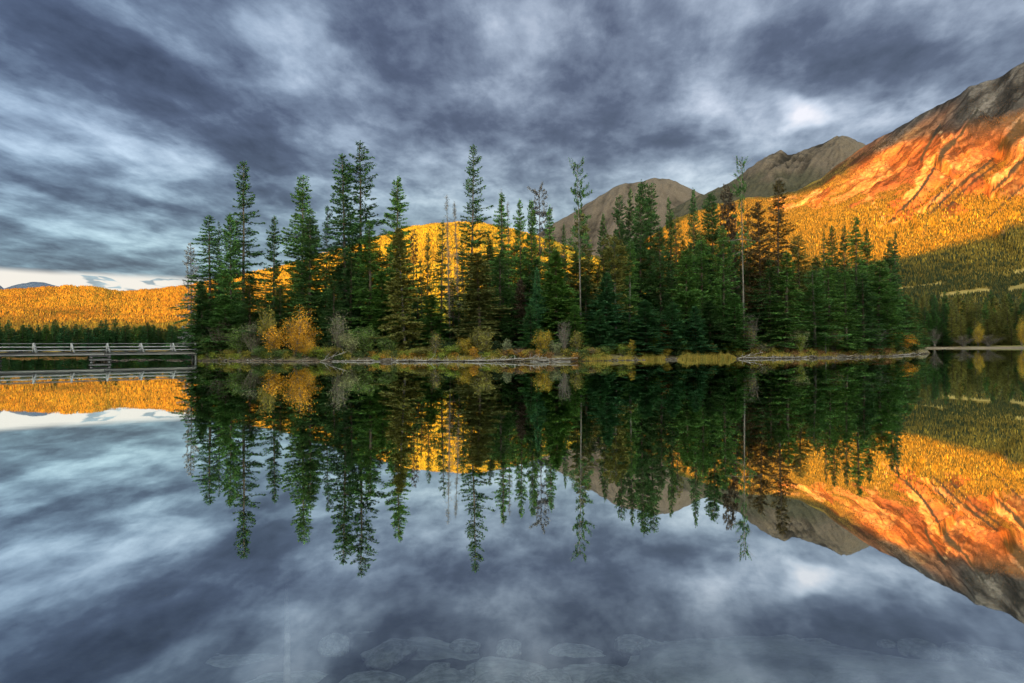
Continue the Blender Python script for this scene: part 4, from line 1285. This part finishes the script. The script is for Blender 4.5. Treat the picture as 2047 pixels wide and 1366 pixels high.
for px, hw, lb in [(1925, 22, 'pinkish bare bush on the far right beach, left one'), (1975, 24, 'pinkish bare bush on the far right beach, right one'), (1868, 12, 'grey bare small tree on the far right beach')]:
    D = 221; b_ = P(px, horizon_y(px), D)
    root = link('bush', None, loc=(float(b_[0]), float(b_[1]), .6), label=lb, cat='bush', group='bare bushes on the far right beach')
    for n_, me_, mt in (('stem', SH['d'][0], M_TWIG), ('foliage', SH['d'][1], M_FOL['brown'])):
        o = link(n_, me_, parent=root, mat=mt); o.scale = (hw * D / FPX / 1.7,) * 2 + ((1.25 if hw > 15 else 2.0),)

# ------------------------------------------------------------------ bank: undergrowth, grass, pebbles
def scatter_leaves(name, zones, n_per_px, mats_cols, label, cat, hmax, leaf):
    rg = np.random.default_rng(77)
    gm = Geo(); cols = []
    for (p0, p1, o0, o1, hh, colr) in zones:
        n = int((p1 - p0) * n_per_px)
        # clumps
        nc = max(4, int((p1 - p0) / 5)); cp = rg.uniform(p0, p1, nc); co = rg.uniform(o0, o1, nc); ch = rg.uniform(.4, 1, nc) * hh
        k_ = rg.integers(0, nc, n)
        px = cp[k_] + rg.normal(0, 4.5, n); off = co[k_] + rg.normal(0, .45, n)
        D = shore_D(px) + np.maximum(off, .1)
        z = ground_z(px, D) + rg.random(n) ** .8 * ch[k_]
        c_ = np.stack([U(px) * D, D, z], -1)
        ll = leaf * rg.uniform(.6, 1.4, n)
        leaves(gm, c_, rg.normal(0, 1, (n, 3)), rg.normal(0, 1, (n, 3)) + np.array([0, 0, 1]), ll, ll * .55)
        tn = np.array(colr)[rg.integers(0, len(colr), nc)][k_] * rg.uniform(.6, 1.4, (n, 1))
        cols.append(np.repeat(tn, 4, 0))
    me = mesh_np(name, np.concatenate(gm.v), quads=np.concatenate(gm.q), attrs={'tint': np.concatenate(cols)})
    return link(name, me, mat=M_GC, kind='stuff', label=label, cat=cat)


M_GC = attr_mat('ground_cover_leaves')
YO, GR, OR, RU, LI = (.22, .19, .035), (.06, .09, .028), (.36, .20, .035), (.20, .11, .045), (.19, .23, .035)
scatter_leaves('undergrowth', [(400, 760, .6, 4, .9, [GR, GR, YO, LI]), (740, 1000, .7, 4, .85, [YO, YO, OR, GR, LI]), (1000, 1180, .8, 4, .8, [RU, YO, OR, GR]),
                               (1150, 1480, .8, 4.5, .9, [GR, YO, LI, GR]), (1470, 1780, 1.2, 4.5, .75, [RU, YO, GR, RU]), (1700, 1850, 1.0, 5, .7, [GR, YO, GR]),
                               (385, 1850, 4, 12, 1.5, [GR, (.03, .05, .02), (.03, .055, .03)])], 55, None,
               'low mixed green, yellow and rusty undergrowth covering the island bank', 'undergrowth', 1, .15)


def grass(name, zones, label, colr, wmul=1.0):
    rg = np.random.default_rng(88)
    Vs = []; cols = []
    for (p0, p1, o0, o1, hh, n) in zones:
        px = rg.uniform(p0, p1, n); off = rg.uniform(o0, o1, n); D = shore_D(px) + off
        z = np.maximum(ground_z(px, D), -.05)
        b0 = np.stack([U(px) * D, D, z], -1)
        th = rg.random(n) * 6.28; w = .022 * wmul
        sd = np.stack([np.cos(th), np.sin(th), 0 * th], -1) * w
        ends = np.minimum(np.clip((px - p0) / 14, .15, 1), np.clip((p1 - px) / 14, .15, 1))
        ht = (hh * rg.uniform(.35, 1.15, n) * ends * (.45 + .9 * vnoise(px / 5, off * 2, 8)))[:, None]
        tip = b0 + np.concatenate([rg.normal(0, .14, (n, 2)) * ht, ht], 1)
        Vs.append(np.stack([b0 - sd, b0 + sd, tip], 1).reshape(-1, 3))
        cols.append(np.repeat(np.array(colr)[rg.integers(0, len(colr), n)] * rg.uniform(.7, 1.3, (n, 1)), 3, 0))
    V_ = np.concatenate(Vs)
    me = mesh_np(name, V_, tris=np.arange(len(V_)).reshape(-1, 3), attrs={'tint': np.concatenate(cols)})
    link(name, me, mat=M_GC, kind='stuff', label=label, cat='grass')


grass('shore_grass', [(1352, 1472, -.3, 1.4, .62, 7000), (1275, 1335, -.1, 1.2, .5, 1900), (1155, 1230, .1, 1.4, .42, 1500), (880, 1000, .3, 1.6, .45, 2200), (760, 880, .5, 1.8, .4, 1500),
                      (1230, 1270, .1, 1.2, .35, 900), (1500, 1760, .8, 2.6, .4, 3500), (1600, 1840, .2, 2, .3, 1800)],
      'golden yellow grass growing at the island water edge', [(.40, .29, .055), (.48, .34, .07), (.28, .24, .055), (.20, .21, .05)])
# thin sedge beds showing under the bridge deck
rg = np.random.default_rng(90)
n = 9000
px = rg.uniform(-60, 175, n); D = rg.uniform(84, 112, n)
b0 = np.stack([U(px) * D, D, np.full(n, -.02)], -1); th = rg.random(n) * 6.28
sd = np.stack([np.cos(th), np.sin(th), 0 * th], -1) * .03; ht = rg.uniform(.06, .2, n)[:, None] * (vnoise(px / 14, D / 2.2, 3) > .66)[:, None]
V_ = np.stack([b0 - sd, b0 + sd, b0 + np.concatenate([rg.normal(0, .03, (n, 2)), ht], 1)], 1).reshape(-1, 3)
link('sedge', mesh_np('sedge', V_, tris=np.arange(n * 3).reshape(-1, 3), attrs={'tint': np.tile([[.26, .15, .05]], (n * 3, 1))}), mat=M_GC, kind='stuff',
     label='thin orange sedge standing in the shallows beyond the bridge', cat='sedge')


def ico(sub=1):
    import bmesh
    bm = bmesh.new(); bmesh.ops.create_icosphere(bm, subdivisions=sub, radius=1.0)
    v = np.array([x.co[:] for x in bm.verts]); f = np.array([[q.index for q in x.verts] for x in bm.faces]); bm.free()
    return v, f


ICO1, ICO2, ICO4 = ico(1), ico(2), ico(4)
rg = np.random.default_rng(101)
gm = Geo()
zones = [(395, 760, -.4, .7, 420, .09), (760, 1050, -.4, .6, 260, .08), (1210, 1290, -.4, .5, 90, .10), (1470, 1690, -.6, .8, 420, .12), (1690, 1850, -.6, .8, 360, .10), (1470, 1800, .0, .6, 40, .2), (1330, 1355, -.3, .6, 40, .13)]
for p0, p1, o0, o1, n, s in zones:
    for _ in range(n):
        px = rg.uniform(p0, p1); D = float(shore_D(px)) + rg.uniform(o0, o1)
        v = ICO1[0] * (1 + rg.normal(0, .16, (len(ICO1[0]), 1))) * s * rg.uniform(.4, 1.5) * np.array([rg.uniform(.8, 1.7), 1, rg.uniform(.4, .8)])
        c_ = np.array([float(U(px)) * D, D, float(ground_z(px, D)) + .02]); gm.add(v + c_, ICO1[1])
link('shore_pebbles', gm.mesh('shore_pebbles'), mat=M_STONE, kind='stuff', label='loose grey pebbles and cobbles along the island waterline', cat='pebbles')


def boulder_mesh(seed, flat=.6, rough=.28):
    v, f = ICO4
    s = seed * 7.3
    n = fbm(v[:, 0] * 1.1 + s + v[:, 2], v[:, 1] * 1.1 - s + v[:, 2] * .7, 5, seed) - .5
    n2 = fbm(v[:, 0] * 5 + s, v[:, 1] * 5 + v[:, 2] * 4, 3, seed + 5) - .5
    v = v * (1 + rough * 2 * n + .07 * n2)[:, None]
    v = np.sign(v) * np.abs(v) ** .85
    v[:, 2] *= flat
    return mesh_np('boulder', v, tris=f, smooth=True)


BOUL = [boulder_mesh(i + 1, (.6, .45, .75, .5)[i % 4], .42) for i in range(6)]
for bm_ in BOUL: bm_.materials.append(M_STONE)
for px, off, s, k_, lb in [(775, -.1, .72, 1, 'rounded pale boulder at the waterline below the olive spruce with the leaning trunk'), (1343, .2, .32, 0, 'small pale boulder at the left end of the yellow shore grass'),
                       (1334, .1, .25, 2, 'smaller grey boulder touching the pale one by the shore grass'), (1400, .1, .22, 0, 'small pale stone lying in the yellow shore grass'),
                       (1548, .5, .35, 3, 'grey boulder on the stony bank right of the tall bare willow'), (1575, .3, .25, 2, 'small squarish stone on the stony bank'),
                       (1625, .4, .42, 1, 'flat pale boulder on the stony bank'), (1655, .2, .3, 0, 'grey stone right of the flat pale boulder'),
                       (1683, .5, .38, 2, 'pale upright stone near the twiggy upright bush'), (1720, .4, .3, 3, 'stone left of the root tangle at the right end'),
                       (1680, -.1, .3, 1, 'low pale stone at the waterline below the upright stone')]:
    D = float(shore_D(px)) + off; b_ = P(px, horizon_y(px), D)
    link('boulder', BOUL[k_], mat=M_STONE, loc=(float(b_[0]), float(b_[1]), float(ground_z(px, D)) + s * .15), scale=(s * 1.3, s, s * .9), rot=(0, 0, k_ * 1.3),
         label=lb, cat='rock', group='boulders on the island shore')


# driftwood
def log_obj(name, p0, p1, r0, r1, mat, label, group=None, branches=6, seed=0, blen=.8, cat='log'):
    rg = np.random.default_rng(seed)
    p0 = np.array(p0, float); p1 = np.array(p1, float); L = np.linalg.norm(p1 - p0)
    ts = np.linspace(0, 1, 9)
    pts_ = (p0 + (p1 - p0) * ts[:, None]) + np.concatenate([[[0, 0, 0]], rg.normal(0, .012 * L, (7, 3)) * [1, 1, .5], [[0, 0, 0]]])
    g_ = Geo(); c0 = p0.copy()
    r0 *= .62; r1 *= .7
    g_.tube(pts_ - c0, r0 + (r1 - r0) * ts, 7)
    for _ in range(branches):
        t_ = rg.uniform(.1, 1); s = p0 + (p1 - p0) * t_ - c0
        d = rg.normal(0, 1, 3); d[2] = abs(d[2]) * .8 + .15; d = d / np.linalg.norm(d) + (p1 - p0) / L * rg.uniform(0, 1)
        l_ = blen * rg.uniform(.3, 1)
        g_.tube([s, s + d * l_ * .5 + rg.normal(0, .04, 3), s + d * l_], [r1 * .8 + .012, r1 * .5 + .008, .006], 4, False)
    return link(name, g_.mesh(name, True), mat=mat, loc=tuple(c0), label=label, cat=cat, group=group)


def SP(px, off, z):
    D = float(shore_D(px)) + off
    return (float(U(px)) * D, D, z)


DG = 'driftwood along the island shore'
for i, (a0, a1, r0, r1, mt, br, bl, lb) in enumerate([
    (SP(935, -.9, .10), SP(1093, .4, .42), .11, .04, M_DRIFT, 22, .9, 'long white fallen trunk with broken branches lying along the middle shore'),
    (SP(1075, -.8, .30), SP(1154, -.7, .36), .07, .05, M_DRIFT, 1, .3, 'straight white upper pole right of the long fallen trunk'),
    (SP(1060, -.6, .08), SP(1140, -.9, .06), .06, .04, M_DRIFT, 2, .3, 'straight white lower pole at the water right of the long fallen trunk'),
    (SP(745, -.6, .08), SP(870, -.5, .15), .08, .03, M_DRIFT, 14, .8, 'white driftwood trunk with upturned twigs right of the rounded boulder'),
    (SP(820, -.3, .1), SP(945, -.7, .12), .07, .03, M_DRIFT, 12, .7, 'thin white branchy log touching the left end of the long fallen trunk'),
    (SP(640, -.4, .05), SP(692, .9, 1.1), .06, .03, M_DRIFT, 8, .9, 'silvery dead branch reaching up from the water below the grey green bush'),
    (SP(665, -.5, .06), SP(745, -.2, .12), .08, .05, M_DRIFT, 8, .5, 'low grey log along the water left of the rounded boulder'),
    (SP(455, -.3, .06), SP(560, -.4, .12), .07, .04, M_DRIFTB, 8, .4, 'brown low log along the water near the bridge'),
    (SP(545, -.2, .1), SP(640, -.4, .05), .06, .03, M_DRIFTB, 8, .4, 'brown low log along the water below the orange willow'),
    (SP(1475, -.4, .08), SP(1525, 1.2, .75), .07, .03, M_DRIFT, 8, .7, 'grey dead branch slanting up at the foot of the tall bare willow'),
    (SP(1485, -.3, .12), SP(1600, -.2, .2), .06, .03, M_DRIFT, 10, .5, 'thin grey log right of the yellow shore grass on the stony bank'),
    (SP(1700, .1, .12), SP(1663, 1.4, .62), .06, .03, M_DRIFTB, 2, .3, 'brown pole slanting down to the stones near the right end'),
    (SP(1690, .3, .12), SP(1790, .3, .3), .07, .03, M_DRIFTB, 14, .6, 'brown log with roots near the right end of the island'),
    (SP(1745, 1.2, .3), SP(1763, 2.2, 2.0), .08, .04, M_DRIFTB, 8, .6, 'grey leaning stump standing up near the right end of the island'),
    (SP(1785, -.3, .1), SP(1840, -.2, .18), .08, .04, M_DRIFT, 18, .5, 'heap like grey driftwood log at the right tip of the island'),
    (SP(1650, 1.6, .5), SP(1651, 1.6, 3.0), .09, .07, M_BARKP, 3, .3, 'upright broken pale stub standing left of the twiggy upright bush')]):
    log_obj('driftwood_log', a0, a1, r0, r1, mt, lb, DG, br, 300 + i, bl)
rg = np.random.default_rng(5)
for i in range(90):
    zn = [(400, 760), (760, 1000), (1480, 1850), (950, 1120)][i % 4]
    px = rg.uniform(*zn); l_ = rg.uniform(8, 30)
    log_obj('driftwood_stick', SP(px, rg.uniform(-.6, .4), .08), SP(px + l_, rg.uniform(-.5, .9), rg.uniform(.08, .5)), .03, .012, M_DRIFT if rg.random() < .6 else M_DRIFTB,
            ('thin weathered stick on the left shore, between the bridge and the silvery branches', 'thin weathered stick on the shore below the golden gap', 'thin weathered stick on the stony bank in the right half', 'thin weathered stick beside the long white fallen trunk')[i % 4],
            'thin sticks among the driftwood, ' + ('left shore', 'below the golden gap', 'stony right bank', 'by the white trunk')[i % 4], 3, 500 + i, .35, 'stick')
# stones in the shallows under the right part of the bridge
for i in range(26):
    px = rg.uniform(228, 385); D = rg.uniform(70, 82); s = rg.uniform(.18, .5)
    link('boulder', BOUL[i % 6], mat=M_STONE, loc=(float(U(px)) * D, D, .0), scale=(s * 1.5, s, s * .5), rot=(0, 0, i),
         label='low stone breaking the water behind the right span of the bridge', cat='rock', group='stones in the shallows behind the bridge')

# ------------------------------------------------------------------ footbridge
A0 = np.array([-55.4, 61.6]); B0 = np.array([-40.5, 73.0]); dirv = (A0 - B0); LB = np.linalg.norm(dirv); dirv /= LB
br = link('footbridge', None, loc=(float(B0[0]), float(B0[1]), 0.0), label='grey wooden footbridge with log railings crossing the water to the island', cat='bridge')
br.rotation_euler = (0, 0, math.atan2(dirv[1], dirv[0]))
# local x runs from the island out to the left; local +y is the side toward the camera when rotated
cam_side = 1 if (-dirv[1] * -B0[0] + dirv[0] * -B0[1]) > 0 else -1
NEAR, FAR = cam_side * 0.0, -cam_side * 2.1
LEN0, LEN1 = -4.0, 42.0


def bpart(name, g_, mt=M_BRIDGE, smooth=False, parent=None):
    return link(name, g_.mesh(name, smooth), parent=parent or br, mat=mt)


g_ = Geo()
nb_ = int((LEN1 - LEN0) / .22)
rr = random.Random(3)
for i in range(nb_):
    x = LEN0 + .22 * i + .11
    g_.box((x, (NEAR + FAR) / 2 + rr.uniform(-.03, .03), 1.19 + rr.uniform(-.006, .006)), (.10, 1.22, .035))
bpart('deck', g_, M_BRIDGED)
spans = [(LEN0, -.2), (.0, 9.8), (10.0, 19.0), (19.2, 42)]
for yy in (NEAR, FAR):
    for x0, x1 in ((0, 9.55), (9.6, 20.0), (20.05, 42)):
        g_ = Geo(); g_.box(((x0 + x1) / 2, yy, .99), ((x1 - x0) / 2, .13, .155)); bpart('beam', g_, M_BEAM)
    for zr, rad in ((2.20, .045), (1.80, .06), (1.42, .065)):
        g_ = Geo()
        n_ = 24; xs_ = np.linspace(LEN0, LEN1, n_)
        wob = np.random.default_rng(int(zr * 100)).normal(0, .012, (n_, 2))
        off = -cam_side * .04 if yy == NEAR else cam_side * .04
        if zr > 2: g_.box(((LEN0 + LEN1) / 2, yy + off, zr), ((LEN1 - LEN0) / 2, .075, .035))
        else: g_.tube(np.stack([xs_, yy + off * 2 + wob[:, 0], zr + wob[:, 1]], -1), rad, 8)
        bpart('rail', g_, M_BRIDGE, True)
    s_ = cam_side if yy == NEAR else -cam_side
    for i in range(14):
        x = .15 if i == 0 else 2.6 + 3.36 * (i - 1)
        if x > LEN1: break
        g_ = Geo()
        g_.tube([(x - .26, yy + s_ * .24, 1.10), (x - .10, yy + s_ * .17, 1.65), (x, yy + s_ * .12, 2.26)], [.10, .095, .085], 8)
        g_.tube([(x + .05, yy + s_ * .05, 1.2), (x + .04, yy + s_ * .05, 1.6), (x + .04, yy + s_ * .05, 2.18)], [.05, .05, .05], 8)
        bpart('post', g_, M_BRIDGE, True)
# end support on the island side, and crib piers filled with stones
g_ = Geo()
for yy in (NEAR, FAR):
    g_.tube([(.05, yy + cam_side * .16, -.5), (.12, yy + cam_side * .16, .5), (.05, yy + cam_side * .16, 1.15)], .12, 8)
g_.box((.3, (NEAR + FAR) / 2, .72), (.35, 1.35, .10))
bpart('end_support', g_, M_BRIDGE)
for xc in (10.0, 19.9, 30.0):
    g_ = Geo()
    for lv in range(5):
        z = -.62 + lv * .30
        if lv % 2 == 0:
            for s in (-1, 1): g_.tube([(xc + s * .85, FAR - cam_side * .7, z), (xc + s * .85, NEAR + cam_side * .5, z)], .13, 8)
        else:
            for s in (NEAR + cam_side * .3, FAR - cam_side * .5): g_.tube([(xc - 1.05, s, z), (xc + 1.05, s, z)], .13, 8)
    g_.box((xc, (NEAR + FAR) / 2, .72), (1.05, 1.55, .09))
    pier = bpart('crib_pier', g_, M_BRIDGED, True)
    g_ = Geo(); rgp = np.random.default_rng(int(xc))
    for _ in range(70):
        c_ = np.array([xc + rgp.uniform(-.75, .75), rgp.uniform(min(NEAR, FAR) - .3, max(NEAR, FAR) + .35), rgp.uniform(-.6, .28)])
        g_.add(ICO1[0] * rgp.uniform(.1, .24) * (1 + rgp.normal(0, .12, (len(ICO1[0]), 1))) + c_, ICO1[1])
    st = link('stone_fill', g_.mesh('stone_fill'), parent=pier, mat=M_STONE)

# ------------------------------------------------------------------ submerged stones near the camera
for bm_ in BOUL: pass
SUB = [(1560, 1345, 330, 150, .34, 'huge pale slab of rock under water filling the lower right corner', 1),
       (1880, 1400, 330, 120, .30, 'second long pale slab under water at the right border', 3),
       (1098, 1352, 45, 34, .40, 'small round pale stone under water at the bottom centre', 0),
       (1180, 1350, 90, 26, .50, 'flat stone under water right of the small round one', 3),
       (1160, 1308, 60, 30, .62, 'angular stone under water above the flat one', 2),
       (1010, 1335, 80, 30, .50, 'dark broad stone under water left of the small round one', 1),
       (860, 1320, 170, 60, .62, 'large dim slab under water left of centre', 3),
       (740, 1362, 60, 24, .45, 'rough stone under water at the bottom left of centre', 2),
       (880, 1366, 80, 18, .42, 'rough low stone under water below the large dim slab', 4),
       (470, 1340, 110, 36, .62, 'pale dome shaped stone under water in the lower left', 0),
       (650, 1295, 130, 45, .75, 'big pale stone under water right of the upright streak', 1),
       (330, 1300, 90, 34, .80, 'dim stone under water at the lower left', 5),
       (1300, 1300, 80, 30, .66, 'dim stone under water left of the huge slab', 5),
       (560, 1365, 90, 20, .48, 'low stone under water at the bottom edge beside the streak', 3),
       (1010, 1366, 60, 14, .40, 'small low stone under water at the bottom edge left of the round stone', 2),
       (1240, 1366, 70, 14, .40, 'low stone under water at the bottom edge right of the round stone', 0),
       (200, 1355, 120, 34, .62, 'dim slab under water near the lower left corner', 4)]
for px, py, hw, hh, dep, lb, k_ in SUB:
    a = ray(np.array(px, float), np.array(py, float)); tt = -(CAMZ + dep) / a[2]; c_ = a * tt
    sx = hw / FPX * c_[1]; sy = sx * .62 if hw < 300 else 0.72
    o = link('submerged_rock', BOUL[k_], mat=M_SUB, loc=(float(c_[0]), float(c_[1]), -dep - sx * .2), scale=(sx, sy, min(sx * .6, .34)), rot=(0, 0, random.uniform(-.4, .4)),
             label=lb, cat='rock', group='stones under the clear water near the camera')
    o.material_slots[0].link = 'OBJECT'; o.material_slots[0].material = M_SUB
rg = np.random.default_rng(44)
for i in range(34):
    px, py = rg.uniform(600, 2047), rg.uniform(1285, 1380); dep = rg.uniform(.45, .62)
    a = ray(np.array(px), np.array(py)); c_ = a * (-(CAMZ + dep) / a[2]); sx = rg.uniform(.05, .14)
    o = link('submerged_rock', BOUL[i % 6], mat=M_SUB, loc=(float(c_[0]), float(c_[1]), -dep), scale=(sx * 1.3, sx, sx * .7), rot=(0, 0, rg.uniform(0, 6)),
             label='small cobble on the lakebed between the larger stones near the camera', cat='rock', group='cobbles on the lakebed near the camera')
    o.material_slots[0].link = 'OBJECT'; o.material_slots[0].material = M_SUB
g_ = Geo()  # thin pale tube that draws the streak in the water
a = ray(np.array(573.), np.array(1380.)); c0 = a * (-(CAMZ + .3) / a[2]); a = ray(np.array(573.), np.array(1170.)); c1 = a * (-(CAMZ + .55) / a[2])
g_.tube([c0 + [0, 0, CAMZ], (c0 * .6 + c1 * .4) + [.006, 0, CAMZ], (c0 * .25 + c1 * .75) + [-.004, 0, CAMZ], c1 + [0, 0, CAMZ]], [.020, .019, .016, .012], 10)
link('pale_streak', g_.mesh('pale_streak', True), mat=M_DRIFT, label='thin pale straight streak under water at the lower left, pointing away from the camera', cat='pole')
print('objects', len(bpy.data.objects))
